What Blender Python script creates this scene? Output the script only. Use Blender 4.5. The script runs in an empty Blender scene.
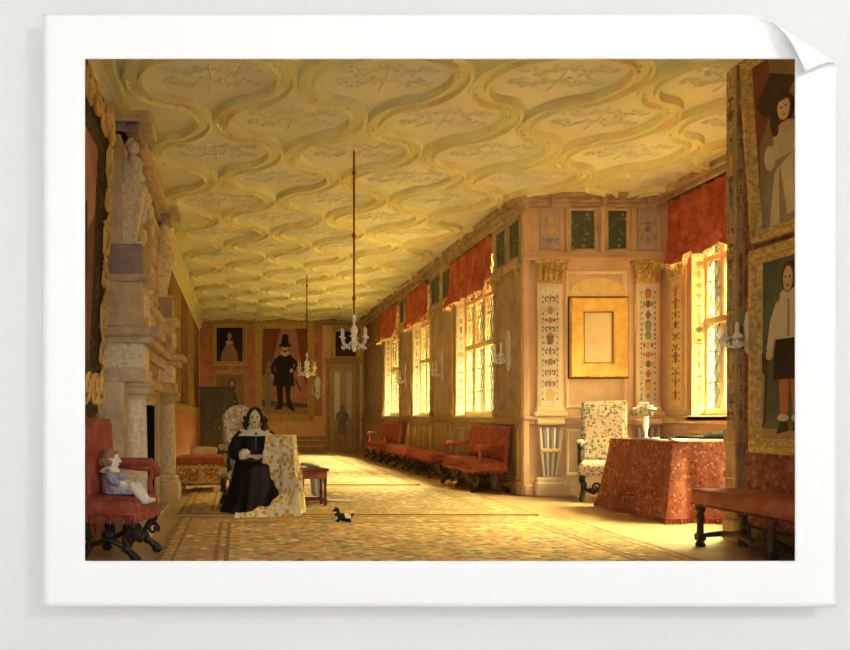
import bpy, bmesh, math, random
from mathutils import Vector, Matrix, noise
R = random.Random(7)
PI = math.pi
sin, cos = math.sin, math.cos
SC = bpy.context.scene
COL = SC.collection
F_PX = 800.0
EYE = 1.1
CEIL = 4.15
def fx(px, d): return (px - 238) * d / F_PX
def fz(py, d): return EYE + (416 - py) * d / F_PX

# ------------------------------------------------------------------ materials
def lin(h):
    if isinstance(h, str):
        h = h.lstrip('#'); c = [int(h[i:i+2], 16) / 255 for i in (0, 2, 4)]
        l = .3 * c[0] + .59 * c[1] + .11 * c[2]
        c = [min(.95, (x + (l - x) * DESAT) * GAIN) for x in c]
    else: c = h
    return tuple((x / 12.92 if x <= .04045 else ((x + .055) / 1.055) ** 2.4) for x in c) + (1,)
MATS = {}
def nodemat(name):
    m = bpy.data.materials.new(name); m.use_nodes = True
    nt = m.node_tree
    b = nt.nodes['Principled BSDF']
    MATS[name] = m
    return m, nt, b
def N(nt, t, **kw):
    n = nt.nodes.new(t)
    for k, v in kw.items():
        if k.startswith('i_'): n.inputs[k[2:]].default_value = v
        else: setattr(n, k, v)
    return n
def ramp(nt, fac, stops, interp='LINEAR'):
    r = nt.nodes.new('ShaderNodeValToRGB'); r.color_ramp.interpolation = interp
    e = r.color_ramp.elements
    while len(e) < len(stops): e.new(.5)
    for el, (p, c) in zip(e, stops): el.position = p; el.color = c if isinstance(c, tuple) else lin(c)
    nt.links.new(fac, r.inputs[0]); return r.outputs[0]
def mixc(nt, fac, a, b, mode='MIX'):
    m = nt.nodes.new('ShaderNodeMix'); m.data_type = 'RGBA'; m.blend_type = mode
    for s, v in ((m.inputs[0], fac), (m.inputs[6], a), (m.inputs[7], b)):
        if hasattr(v, 'links'): nt.links.new(v, s)
        else: s.default_value = v
    return m.outputs[2]
def math_(nt, op, a, b=0.0, c=None):
    m = nt.nodes.new('ShaderNodeMath'); m.operation = op
    for s, v in ((m.inputs[0], a), (m.inputs[1], b)) + (((m.inputs[2], c),) if c is not None else ()):
        if hasattr(v, 'links'): nt.links.new(v, s)
        else: s.default_value = v
    return m.outputs[0]
def coords(nt, scale=(1, 1, 1)):
    tc = N(nt, 'ShaderNodeTexCoord'); mp = N(nt, 'ShaderNodeMapping'); mp.inputs['Scale'].default_value = scale
    nt.links.new(tc.outputs['Object'], mp.inputs[0]); return mp.outputs[0]
def noisefac(nt, vec, scale, detail=4, rough=.6):
    n = N(nt, 'ShaderNodeTexNoise', i_Scale=scale, i_Detail=detail, i_Roughness=rough)
    nt.links.new(vec, n.inputs['Vector']); return n.outputs['Fac']
def bump(nt, b, h, s=.3, d=.02):
    bp = N(nt, 'ShaderNodeBump', i_Strength=s, i_Distance=d)
    nt.links.new(h, bp.inputs['Height']); nt.links.new(bp.outputs[0], b.inputs['Normal'])
def mottled(name, c1, c2, scale=6, rough=.7, bmp=.15, c3=None, stretch=(1, 1, 1), metal=0, detail=5):
    """two or three colours of a material blended by noise"""
    m, nt, b = nodemat(name)
    v = coords(nt, stretch); f = noisefac(nt, v, scale, detail)
    st = [(.32, c1), (.68, c2)] if c3 is None else [(.3, c1), (.5, c2), (.72, c3)]
    nt.links.new(ramp(nt, f, st), b.inputs['Base Color'])
    b.inputs['Roughness'].default_value = rough; b.inputs['Metallic'].default_value = metal
    if bmp: bump(nt, b, noisefac(nt, v, scale * 3, 3), bmp)
    return m
def spotted(name, base, base2, spots, scale=14, thr=.32, rough=.85, stretch=(1, 1, 1), bscale=5, rnd=1.0):
    """woven or painted figures: scattered spots of several colours on a ground"""
    m, nt, b = nodemat(name)
    v = coords(nt, stretch)
    g = ramp(nt, noisefac(nt, v, bscale), [(.35, base), (.65, base2)])
    vo = N(nt, 'ShaderNodeTexVoronoi', i_Scale=scale, i_Randomness=rnd); nt.links.new(v, vo.inputs['Vector'])
    sp = N(nt, 'ShaderNodeSeparateColor'); nt.links.new(vo.outputs['Color'], sp.inputs[0])
    k = len(spots)
    cc = ramp(nt, sp.outputs[0], [(i / k, c) for i, c in enumerate(spots)], 'CONSTANT')
    w = noisefac(nt, v, scale * 2.2, 3)
    dd = math_(nt, 'ADD', vo.outputs['Distance'], math_(nt, 'MULTIPLY', math_(nt, 'SUBTRACT', w, .5), .8))
    mask = math_(nt, 'LESS_THAN', dd, thr)
    nt.links.new(mixc(nt, mask, g, cc), b.inputs['Base Color'])
    b.inputs['Roughness'].default_value = rough
    bump(nt, b, w, .15)
    return m
def plain(name, c, rough=.6, metal=0):
    m, nt, b = nodemat(name)
    v = coords(nt); f = noisefac(nt, v, 9)
    c0 = lin(c); d = tuple(x * .82 for x in c0[:3]) + (1,)
    nt.links.new(ramp(nt, f, [(.3, d), (.7, c0)]), b.inputs['Base Color'])
    b.inputs['Roughness'].default_value = rough; b.inputs['Metallic'].default_value = metal
    return m
def rugmat(name, W, L, bw, ground, field_spots, border, border2, line, sc=9):
    """a woven rug: figured field, guard lines and a figured border (coordinates from the rug's own corner)"""
    m, nt, b = nodemat(name)
    tc = N(nt, 'ShaderNodeTexCoord'); sx = N(nt, 'ShaderNodeSeparateXYZ'); nt.links.new(tc.outputs['Object'], sx.inputs[0])
    ax = math_(nt, 'SUBTRACT', W / 2, math_(nt, 'ABSOLUTE', sx.outputs[0]))
    ay = math_(nt, 'SUBTRACT', L / 2, math_(nt, 'ABSOLUTE', sx.outputs[1]))
    e = math_(nt, 'MINIMUM', ax, ay)
    v = tc.outputs['Object']
    def spots(vec, scale, thr, base, cols):
        vo = N(nt, 'ShaderNodeTexVoronoi', i_Scale=scale, i_Randomness=.75); nt.links.new(vec, vo.inputs['Vector'])
        sp = N(nt, 'ShaderNodeSeparateColor'); nt.links.new(vo.outputs['Color'], sp.inputs[0])
        cc = ramp(nt, sp.outputs[0], [(i / len(cols), c) for i, c in enumerate(cols)], 'CONSTANT')
        w = noisefac(nt, vec, scale * 2.5, 2)
        dd = math_(nt, 'ADD', vo.outputs['Distance'], math_(nt, 'MULTIPLY', math_(nt, 'SUBTRACT', w, .5), .9))
        return mixc(nt, math_(nt, 'LESS_THAN', dd, thr), base, cc)
    g = ramp(nt, noisefac(nt, v, 3, 6, .7), [(.3, ground[0]), (.5, ground[1]), (.7, ground[2])])
    fld = spots(v, sc * 1.3, .44, g, field_spots)
    fld = spots(v, sc * .55, .24, fld, field_spots[::-1])
    brd = spots(v, sc * 1.4, .42, ramp(nt, noisefac(nt, v, 5), [(.3, border), (.7, border2)]), field_spots)
    ln = lin(line)
    zone = ramp(nt, math_(nt, 'DIVIDE', e, bw), [(0, (1, 1, 1, 1)), (.08, (0, 0, 0, 1)), (.2, (1, 1, 1, 1)), (.25, (0, 0, 0, 1)), (.78, (1, 1, 1, 1)), (.84, (0, 0, 0, 1)), (.93, (1, 1, 1, 1)), (.999, (0, 0, 0, 1))], 'CONSTANT')
    isb = math_(nt, 'LESS_THAN', e, bw)
    c = mixc(nt, isb, fld, brd)
    c = mixc(nt, math_(nt, 'MULTIPLY', zone, isb), c, ln)
    # worn brushwork streaks across the weave
    st = N(nt, 'ShaderNodeMapping'); st.inputs['Scale'].default_value = (1.2, 9, 1); nt.links.new(v, st.inputs[0])
    c = mixc(nt, math_(nt, 'MULTIPLY', ramp(nt, noisefac(nt, st.outputs[0], 2.2, 5), [(.45, (0, 0, 0, 1)), (.7, (1, 1, 1, 1))]), .45), c, lin(ground[2]))
    nt.links.new(c, b.inputs['Base Color']); b.inputs['Roughness'].default_value = .95
    bump(nt, b, noisefac(nt, v, 60, 2), .2, .005)
    return m
def glassmat(name, tints, scale=5, thr=0):
    m = bpy.data.materials.new(name); m.use_nodes = True; nt = m.node_tree; nt.nodes.clear()
    out = N(nt, 'ShaderNodeOutputMaterial'); t = N(nt, 'ShaderNodeBsdfTransparent'); g = N(nt, 'ShaderNodeBsdfGlossy', i_Roughness=.15)
    mx = N(nt, 'ShaderNodeMixShader'); mx.inputs[0].default_value = .06
    v = coords(nt)
    vo = N(nt, 'ShaderNodeTexVoronoi', i_Scale=scale); nt.links.new(v, vo.inputs['Vector'])
    sp = N(nt, 'ShaderNodeSeparateColor'); nt.links.new(vo.outputs['Color'], sp.inputs[0])
    nt.links.new(ramp(nt, sp.outputs[0], [(i / len(tints), c) for i, c in enumerate(tints)], 'CONSTANT'), t.inputs[0])
    nt.links.new(t.outputs[0], mx.inputs[1]); nt.links.new(g.outputs[0], mx.inputs[2]); nt.links.new(mx.outputs[0], out.inputs[0])
    MATS[name] = m; return m

# ------------------------------------------------------------------ mesh builder
class MB:
    def __init__(s): s.v = []; s.f = []; s.m = []; s.mi = 0
    def add(s, vs, fs, M=None):
        o = len(s.v)
        for p in vs:
            p = Vector(p); s.v.append(M @ p if M is not None else p)
        for f in fs: s.f.append([i + o for i in f]); s.m.append(s.mi)
    def box(s, x0, x1, y0, y1, z0, z1, b=0, M=None, seg=1):
        if b <= 0:
            s.add([(x, y, z) for x in (x0, x1) for y in (y0, y1) for z in (z0, z1)],
                  [(0, 1, 3, 2), (4, 6, 7, 5), (0, 4, 5, 1), (2, 3, 7, 6), (0, 2, 6, 4), (1, 5, 7, 3)], M); return
        bm = bmesh.new(); bmesh.ops.create_cube(bm, size=1)
        for v in bm.verts: v.co = Vector((x0 + (v.co.x + .5) * (x1 - x0), y0 + (v.co.y + .5) * (y1 - y0), z0 + (v.co.z + .5) * (z1 - z0)))
        b = min(b, .49 * min(abs(x1 - x0), abs(y1 - y0), abs(z1 - z0)))
        bmesh.ops.bevel(bm, geom=list(bm.edges), offset=b, segments=seg, profile=.5, affect='EDGES')
        bm.verts.index_update()
        s.add([v.co.copy() for v in bm.verts], [[v.index for v in f.verts] for f in bm.faces], M); bm.free()
    def tube(s, pts, r, n=8, M=None, flat=1.0):
        pts = [Vector(p) for p in pts]; k = len(pts)
        rs = r if isinstance(r, (list, tuple)) else [r] * k
        up = None; vs = []
        for i, p in enumerate(pts):
            t = (pts[min(i + 1, k - 1)] - pts[max(i - 1, 0)])
            t = t.normalized() if t.length > 1e-9 else Vector((0, 0, 1))
            if up is None:
                up = Vector((0, 0, 1)) if abs(t.z) < .9 else Vector((1, 0, 0))
            a = up - t * up.dot(t)
            if a.length < 1e-6: a = t.orthogonal()
            a.normalize(); b = t.cross(a); up = a
            for j in range(n):
                th = 2 * PI * j / n
                vs.append(p + a * (cos(th) * rs[i] * flat) + b * (sin(th) * rs[i]))
        fs = [(i * n + j, i * n + (j + 1) % n, (i + 1) * n + (j + 1) % n, (i + 1) * n + j) for i in range(k - 1) for j in range(n)]
        fs += [tuple(range(n - 1, -1, -1)), tuple((k - 1) * n + j for j in range(n))]
        s.add(vs, fs, M)
    def lathe(s, prof, c=(0, 0, 0), n=16, M=None, sq=(1, 1), flute=0):
        vs = []; c = Vector(c); k = len(prof)
        for r, z in prof:
            for j in range(n):
                th = 2 * PI * j / n; rr = r * (1 - (flute if j % 2 else 0))
                vs.append(c + Vector((cos(th) * rr * sq[0], sin(th) * rr * sq[1], z)))
        fs = [(i * n + j, i * n + (j + 1) % n, (i + 1) * n + (j + 1) % n, (i + 1) * n + j) for i in range(k - 1) for j in range(n)]
        fs += [tuple(range(n - 1, -1, -1)), tuple((k - 1) * n + j for j in range(n))]
        s.add(vs, fs, M)
    def ell(s, c, r, n=14, m=8, M=None, rot=None):
        if not hasattr(r, '__len__'): r = (r, r, r)
        vs = []; c = Vector(c)
        for i in range(m + 1):
            ph = PI * (i + .001) / (m + .002) - PI / 2
            for j in range(n):
                th = 2 * PI * j / n
                p = Vector((cos(ph) * cos(th) * r[0], cos(ph) * sin(th) * r[1], sin(ph) * r[2]))
                vs.append(c + (rot @ p if rot is not None else p))
        fs = [(i * n + j, i * n + (j + 1) % n, (i + 1) * n + (j + 1) % n, (i + 1) * n + j) for i in range(m) for j in range(n)]
        s.add(vs, fs, M)
    def grid(s, fn, nu, nv, M=None, closeu=False):
        vs = [fn(i / nu, j / nv) for i in range(nu + 1) for j in range(nv + 1)]
        w = nv + 1
        s.add(vs, [(i * w + j, (i + 1) * w + j, (i + 1) * w + j + 1, i * w + j + 1) for i in range(nu) for j in range(nv)], M)
    def prism(s, pts, fn, n0, n1):
        """2-D outline pts mapped by fn(u, v, n), between heights n0 and n1"""
        k = len(pts)
        s.add([fn(u, v, n0) for u, v in pts] + [fn(u, v, n1) for u, v in pts],
              [tuple(range(k - 1, -1, -1)), tuple(range(k, 2 * k))] + [(i, (i + 1) % k, k + (i + 1) % k, k + i) for i in range(k)])
    def build(s, name, mat, parent=None, off=None, smooth=False, bevel=0, solid=0):
        me = bpy.data.meshes.new(name)
        o3 = Vector(off) if off is not None else Vector((0, 0, 0))
        me.from_pydata([tuple(v - o3) for v in s.v], [], s.f)
        for m in (mat if isinstance(mat, (list, tuple)) else [mat]): me.materials.append(MATS[m])
        me.polygons.foreach_set('material_index', s.m)
        if smooth: me.polygons.foreach_set('use_smooth', [True] * len(s.f))
        bm = bmesh.new(); bm.from_mesh(me); bmesh.ops.recalc_face_normals(bm, faces=bm.faces); bm.to_mesh(me); bm.free()
        me.update()
        o = bpy.data.objects.new(name, me); COL.objects.link(o)
        if parent is not None: o.parent = parent
        elif off is not None: o.location = o3
        if solid:
            md = o.modifiers.new('solidify', 'SOLIDIFY'); md.thickness = solid; md.offset = 0
        return o
def tag(o, label=None, cat=None, group=None, kind=None):
    if label: o['label'] = label
    if cat: o['category'] = cat
    if group: o['group'] = group
    if kind: o['kind'] = kind
    return o
def thing(name, label, cat, loc=(0, 0, 0), rz=0, group=None):
    o = bpy.data.objects.new(name, None); COL.objects.link(o); o.empty_display_size = .1
    o.location = loc; o.rotation_euler = (0, 0, rz)
    return tag(o, label, cat, group)
def dup(root, loc, rz=None, label=None, group=None):
    r = root.copy(); COL.objects.link(r); r.location = loc
    if rz is not None: r.rotation_euler = (0, 0, rz)
    if label: r['label'] = label
    if group: r['group'] = group
    for ch in list(root.children):
        c = ch.copy(); COL.objects.link(c); c.parent = r
        for g in list(ch.children):
            d = g.copy(); COL.objects.link(d); d.parent = c
    return r
def struct(o): o['kind'] = 'structure'; return o
# wall frames: (u, v, n) -> world
class FR:
    def __init__(s, O, U, V, Nn): s.O = Vector(O); s.U = Vector(U); s.V = Vector(V); s.N = Vector(Nn)
    def __call__(s, u, v, n=0): return s.O + s.U * u + s.V * v + s.N * n
XR, XL, YB, YP, XB, XN, YN = 3.95, -1.25, 25.15, 11.0, 5.82, 4.4, 7.08
FRONT = FR((0, YP, 0), (1, 0, 0), (0, 0, 1), (0, -1, 0))
BACK = FR((0, YB, 0), (1, 0, 0), (0, 0, 1), (0, -1, 0))
RIGHT = FR((XR, 0, 0), (0, 1, 0), (0, 0, 1), (-1, 0, 0))
LEFT = FR((XL, 0, 0), (0, 1, 0), (0, 0, 1), (1, 0, 0))
BAY = FR((XB, 0, 0), (0, 1, 0), (0, 0, 1), (-1, 0, 0))
NEAR = FR((XN, 0, 0), (0, 1, 0), (0, 0, 1), (-1, 0, 0))
def fbox(mb, F, u0, u1, v0, v1, n0, n1, b=0):
    a, c = F(u0, v0, n0), F(u1, v1, n1)
    mb.box(min(a.x, c.x), max(a.x, c.x), min(a.y, c.y), max(a.y, c.y), min(a.z, c.z), max(a.z, c.z), b)
def ringframe(mb, F, u0, u1, v0, v1, prof):
    L = []
    for i, n in prof: L.append([F(u0 + i, v0 + i, n), F(u1 - i, v0 + i, n), F(u1 - i, v1 - i, n), F(u0 + i, v1 - i, n)])
    vs = [p for r in L for p in r]
    fs = [(k * 4 + j, k * 4 + (j + 1) % 4, (k + 1) * 4 + (j + 1) % 4, (k + 1) * 4 + j) for k in range(len(L) - 1) for j in range(4)]
    mb.add(vs, fs)
def blob(cx, cy, rx, ry, n=14, rot=0):
    return [(cx + cos(t) * rx * cos(rot) - sin(t) * ry * sin(rot), cy + cos(t) * rx * sin(rot) + sin(t) * ry * cos(rot)) for t in [2 * PI * i / n for i in range(n)]]
def scroll(c, r0, r1, turns, a0, ax, ay, n=14):
    c = Vector(c); ax = Vector(ax); ay = Vector(ay); out = []
    for i in range(n + 1):
        t = i / n; a = a0 + turns * 2 * PI * t; r = r0 + (r1 - r0) * t
        out.append(c + ax * (cos(a) * r) + ay * (sin(a) * r))
    return out
DESAT = .36; GAIN = 1.22
SKY_LOW = (.5, .47, .26); SKY_HIGH = (335, 345, 240)
SUN_TO = (.75, -.45, .55); SUN_E = 2.5; SUN_C = (1, .95, .72)
LAMP_E = 140; WASH_E = 228
# ------------------------------------------------------------------ the materials of the place
for nm_, v_ in (('white_paper', .9), ('grey_wall_paint', .765)):
    m, nt, b = nodemat(nm_); b.inputs['Base Color'].default_value = (v_, v_, v_, 1); b.inputs['Roughness'].default_value = .9; b.inputs['Specular IOR Level'].default_value = .1
mottled('ceiling_plaster', '#e6d088', '#eedc9c', 1.4, .75, .2, '#f2e4ac')
mottled('rib_plaster', '#d4b468', '#e2c880', 4, .7, .25, '#ead696')
mottled('cornice_wood', '#8a6840', '#a58560', 5, .6, .2, '#b89a70')
mottled('pink_panel', '#ae8460', '#bc9470', 2.2, .7, .1, '#c4a080')
mottled('pale_panel', '#bea47c', '#cab48c', 3, .7, .1)
mottled('mauve_panel', '#86685a', '#9a7c6c', 4, .7, .15, '#aa8c72')
mottled('oak_panel', '#8a6434', '#a47c46', 3, .55, .2, '#b48c54', (6, 6, 1))
mottled('window_stone', '#b09460', '#c4aa74', 4, .7, .15)
mottled('red_wall', '#a8583a', '#b86848', 4, .85, .2, '#c47a54')
mottled('orange_wall', '#c08c54', '#d0a064', 2.5, .85, .15, '#c08458')
spotted('damask_wall', '#8c3c28', '#a04c34', ['#ac5a3c', '#7c3424', '#b46c4c'], 16, .4)
mottled('floor_boards', '#947240', '#a68450', 3, .6, .15, '#b0905c', (1, 7, 1))
mottled('gilt', '#8e6a28', '#b89038', 26, .5, .5, '#d4b058', metal=.15)
mottled('bright_gilt', '#c08a24', '#d29c30', 8, .45, .2, '#deb04a', metal=.1)
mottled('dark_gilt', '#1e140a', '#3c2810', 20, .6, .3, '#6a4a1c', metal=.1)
mottled('stone', '#a48654', '#ba9c66', 7, .75, .25, '#c8ae7c')
mottled('pale_stone', '#a89468', '#c8b68a', 26, .65, .3, '#dccea8')
mottled('violet_marble', '#84685a', '#9c8270', 9, .45, .05)
mottled('black_wood', '#14100a', '#221a10', 12, .4, .3, '#30261a')
mottled('dark_wood', '#2a1c0e', '#3c2814', 9, .45, .2, '#4a341c')
mottled('mahogany', '#5a1e0c', '#722a12', 12, .4, .15, '#803618')
mottled('grey_cupboard', '#30301e', '#424230', 8, .6, .15, '#545038', (5, 5, 1))
mottled('soot', '#0c0a08', '#1a140c', 6, .9, .1)
mottled('red_cloth', '#8e2c18', '#a83a22', 9, .85, .25, '#b84e30')
mottled('red_leather', '#8a2c1c', '#a03a26', 7, .6, .15, '#ac4a34')
mottled('curtain_red', '#a83018', '#c0432a', 6, .8, .2, '#cc5a3a')
spotted('table_carpet', '#8c301c', '#a2422a', ['#a85438', '#742818', '#744a40', '#b06848', '#7c2e1c', '#9a4a34'], 26, .42, bscale=7)
spotted('floral_fabric', '#b8ac94', '#aca088', ['#a8503c', '#5c6c62', '#b87850', '#64607c', '#7c8460', '#b0a488'], 26, .46)
spotted('grey_floral', '#b8ac8c', '#a4987a', ['#e0d8bc', '#a47860', '#8c846c', '#ece4c8', '#d0c8ac'], 26, .46)
spotted('yellow_floral', '#dcd0a0', '#cabf90', ['#d89c10', '#e0b030', '#8c9860', '#f0e8cc', '#d09418'], 21, .5)
spotted('bench_tapestry', '#9c5c24', '#b07830', ['#caa04c', '#6a3c18', '#d4b468', '#8a5428'], 22, .36)
spotted('gold_hanging', '#8a5c26', '#a87434', ['#b88a40', '#704620', '#c89c50'], 10, .32, stretch=(3, 3, 1))
spotted('brown_hanging', '#6c4420', '#80542a', ['#96683a', '#5c3618', '#8c6434'], 10, .32, stretch=(3, 3, 1))
spotted('band_ornament', '#8a7030', '#a88a40', ['#c8b058', '#5c5424', '#d4bc68'], 20, .35)
mottled('black_dress', '#0c0907', '#15100c', 8, .6, .2, '#20180f')
mottled('lace', '#cfc6b0', '#ddd6c2', 30, .9, .3)
mottled('hair_brown', '#23130a', '#33200f', 20, .6, .3)
mottled('hair_fair', '#8a5a28', '#a8743a', 20, .6, .3)
mottled('blue_cloth', '#6e7090', '#8486a4', 14, .85, .2, '#a0a0b4')
mottled('white_cloth', '#d2cab2', '#e4dec8', 8, .85, .2)
plain('candle_wax', '#e8e0c8', .5)
mottled('crystal', '#b8b098', '#dcd6bc', 20, .15, 0, '#f0ead4')
plain('iron', '#1c1814', .5, .4)
plain('cord_red', '#7a3c14', .7)
plain('paper', '#e4dcc4', .8)
plain('leaf_green', '#68704c', .7)
plain('petal', '#d6cec0', .7)
mottled('lute_wood', '#160f08', '#261a0c', 8, .9, .1); MATS['lute_wood'].node_tree.nodes['Principled BSDF'].inputs['Specular IOR Level'].default_value = .15
spotted('green_picture', '#34443a', '#3e4e40', ['#5c6440', '#7c7840', '#4a5c54', '#8a8050'], 13, .3, .5)
plain('blue_paint', '#70709a', .7); plain('red_paint', '#b86a4c', .7); plain('green_paint', '#7c8a60', .7); plain('gold_paint', '#c89c4c', .6); plain('dark_paint', '#7a6040', .7)
mottled('strip_ground', '#a8a298', '#b8b4aa', 14, .7, .05, '#9a989c')
mottled('gold_ground', '#c8a458', '#d8b86c', 8, .7, .1)
mottled('mauve_ground', '#94807c', '#a8948c', 9, .7, .1)
mottled('canvas_dark', '#3a2e1c', '#4c3c28', 3, .6, .05)
mottled('canvas_brown', '#7c5838', '#946c48', 3, .6, .05)
mottled('canvas_green', '#344030', '#46503a', 3, .6, .05, '#5a5c40')
mottled('canvas_red', '#a05a3c', '#b47050', 3, .6, .05)
mottled('canvas_black', '#120e0a', '#1e1810', 3, .6, .05)
plain('flesh_paint', '#c89468', .7); plain('flesh_dull', '#a07448', .7); plain('white_paint', '#b8a884', .7); plain('grey_paint', '#86785c', .7); plain('stocking_paint', '#b45428', .7); plain('brown_paint', '#4c3018', .7); plain('drape_paint', '#8a4020', .7)
mottled('dog_black', '#0e0c08', '#1c1810', 30, .8, .3)
mottled('dog_white', '#cfc4a4', '#e4dcc0', 30, .8, .3)
mottled('statue_grey', '#6c6450', '#8a8068', 14, .7, .2)
mottled('door_wood', '#9c7844', '#b08c54', 4, .55, .15, '#bc9c64', (6, 6, 1))
plain('pale_pane', '#f0e4b8', .5)
plain('lead', '#4a4028', .6)
glassmat('quarry_glass', [(.95, .9, .7, 1), (.98, .94, .78, 1), (.9, .84, .62, 1), (.95, .92, .72, 1)], 9)
glassmat('painted_glass', [(.95, .88, .65, 1), (.86, .74, .45, 1), (.96, .9, .7, 1), (.72, .5, .36, 1), (.92, .85, .62, 1), (.85, .7, .35, 1), (.7, .7, .6, 1), (.95, .88, .66, 1)], 9)
m, nt, b = nodemat('skin')
b.inputs['Base Color'].default_value = lin('#f0be9a'); b.inputs['Roughness'].default_value = .55
m, nt, b = nodemat('lips'); b.inputs['Base Color'].default_value = lin('#a04a38')
m, nt, b = nodemat('eye_dark'); b.inputs['Base Color'].default_value = lin('#2a1a10'); b.inputs['Roughness'].default_value = .3

# ------------------------------------------------------------------ camera, sky, sun
cam = bpy.data.cameras.new('camera'); co = bpy.data.objects.new('camera', cam); COL.objects.link(co)
co.location = (0, 0, EYE); co.rotation_euler = (PI / 2, 0, 0)
cam.sensor_width = 36; cam.lens = 36 * F_PX / 850; cam.shift_x = (425 - 238) / 850; cam.shift_y = (416 - 325) / 850
cam.clip_start = .05; cam.clip_end = 200
SC.camera = co
w = bpy.data.worlds.new('sky'); SC.world = w; w.use_nodes = True; nt = w.node_tree
bg = nt.nodes['Background']
tc = N(nt, 'ShaderNodeTexCoord'); sx = N(nt, 'ShaderNodeSeparateXYZ'); nt.links.new(tc.outputs['Generated'], sx.inputs[0])
mr = N(nt, 'ShaderNodeMapRange', interpolation_type='SMOOTHSTEP'); nt.links.new(sx.outputs[2], mr.inputs[0])
mr.inputs[1].default_value = .25; mr.inputs[2].default_value = .75
side = math_(nt, 'MULTIPLY_ADD', math_(nt, 'MAXIMUM', sx.outputs[0], 0.0), .75, .25)
mry = N(nt, 'ShaderNodeMapRange', interpolation_type='SMOOTHSTEP'); nt.links.new(sx.outputs[1], mry.inputs[0])
mry.inputs[1].default_value = -.5; mry.inputs[2].default_value = .25; mry.inputs[3].default_value = .42
side = math_(nt, 'MULTIPLY', side, mry.outputs[0])
glow = N(nt, 'ShaderNodeVectorMath', operation='SCALE'); glow.inputs[0].default_value = SKY_HIGH; nt.links.new(math_(nt, 'MULTIPLY', mr.outputs[0], side), glow.inputs['Scale'])
tot = N(nt, 'ShaderNodeVectorMath', operation='ADD'); tot.inputs[0].default_value = SKY_LOW; nt.links.new(glow.outputs[0], tot.inputs[1])
nt.links.new(tot.outputs[0], bg.inputs[0]); bg.inputs[1].default_value = 1
def sun(name, to, strength, color, angle):
    l = bpy.data.lights.new(name, 'SUN'); l.energy = strength; l.color = color; l.angle = angle
    o = bpy.data.objects.new(name, l); COL.objects.link(o); o.location = Vector(to).normalized() * 30
    o.rotation_euler = Vector(to).to_track_quat('Z', 'Y').to_euler(); return o
sun('sun', SUN_TO, SUN_E, SUN_C, math.radians(2))
def lamp(name, loc, to, w_, h_, e, color):
    l = bpy.data.lights.new(name, 'AREA'); l.shape = 'RECTANGLE'; l.size = w_; l.size_y = h_; l.energy = e; l.color = color
    o = bpy.data.objects.new(name, l); COL.objects.link(o); o.location = loc
    o.rotation_euler = (Vector(loc) - Vector(to)).to_track_quat('Z', 'Y').to_euler(); return o
lamp('added_key_lamp', (4.7, -1.2, 4.2), (.9, 3.6, 1.5), .9, .9, LAMP_E, (1, .99, .97))  # unseen key light, added to light the sheet and throw its shadow
lamp('added_fill_lamp', (-.1, -3.8, 1.5), (.7, 3.6, 1.4), 7.5, 2.8, WASH_E, (1, .99, .97))  # added fill light behind the camera, evens the grey wall and gallery front
SC.view_settings.view_transform = 'Standard'; SC.view_settings.look = 'None'; SC.view_settings.gamma = 1; SC.view_settings.exposure = 0
SC.cycles.max_bounces = 10; SC.cycles.diffuse_bounces = 6; SC.cycles.transparent_max_bounces = 12
SC.cycles.sample_clamp_indirect = 0
# ------------------------------------------------------------------ the room shell
_t = [0]
def trim(mb, mat, **kw):
    _t[0] += 1
    return struct(mb.build('trim_%d' % _t[0], mat, **kw))
def wallpiece(mb, F, u0, u1, v0, v1, holes, th):
    cuts = sorted({u0, u1, *[h[0] for h in holes], *[h[1] for h in holes]})
    for a, b_ in zip(cuts, cuts[1:]):
        hs = [h for h in holes if h[0] < b_ - 1e-6 and h[1] > a + 1e-6]
        if not hs: fbox(mb, F, a, b_, v0, v1, -th, 0)
        else:
            h = hs[0]
            if h[2] > v0: fbox(mb, F, a, b_, v0, h[2], -th, 0)
            if h[3] < v1: fbox(mb, F, a, b_, h[3], v1, -th, 0)
WINS = [(12.3, 14.52), (16.35, 18.1), (19.5, 21.55)]
WV0, WV1 = 1.1, 3.82
mb = MB(); mb.box(-1.45, 6.02, 3.76, 25.35, -.15, 0); struct(mb.build('floor', 'floor_boards'))
mb = MB(); wallpiece(mb, LEFT, 3.76, 25.35, 0, CEIL, [], .2); struct(mb.build('wall_left', 'orange_wall'))
mb = MB(); wallpiece(mb, BACK, XL, XR + .3, 0, CEIL, [], .2); struct(mb.build('wall_back', 'orange_wall'))
mb = MB(); wallpiece(mb, RIGHT, YP + .25, YB, 0, CEIL, [(a, b_, WV0, WV1) for a, b_ in WINS], .3); struct(mb.build('wall_right', 'oak_panel'))
mb = MB(); fbox(mb, FRONT, XR, XB + .3, 0, CEIL, -.25, 0); struct(mb.build('wall_pier', 'pink_panel'))
BW = (7.7, 10.28)
mb = MB(); wallpiece(mb, BAY, YN, YP, 0, CEIL, [(BW[0], BW[1], WV0, WV1)], .3); struct(mb.build('wall_bay', 'pink_panel'))
mb = MB(); mb.box(XN, XB + .3, 3.76, YN, 0, CEIL); struct(mb.build('wall_near', 'damask_wall'))
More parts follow.
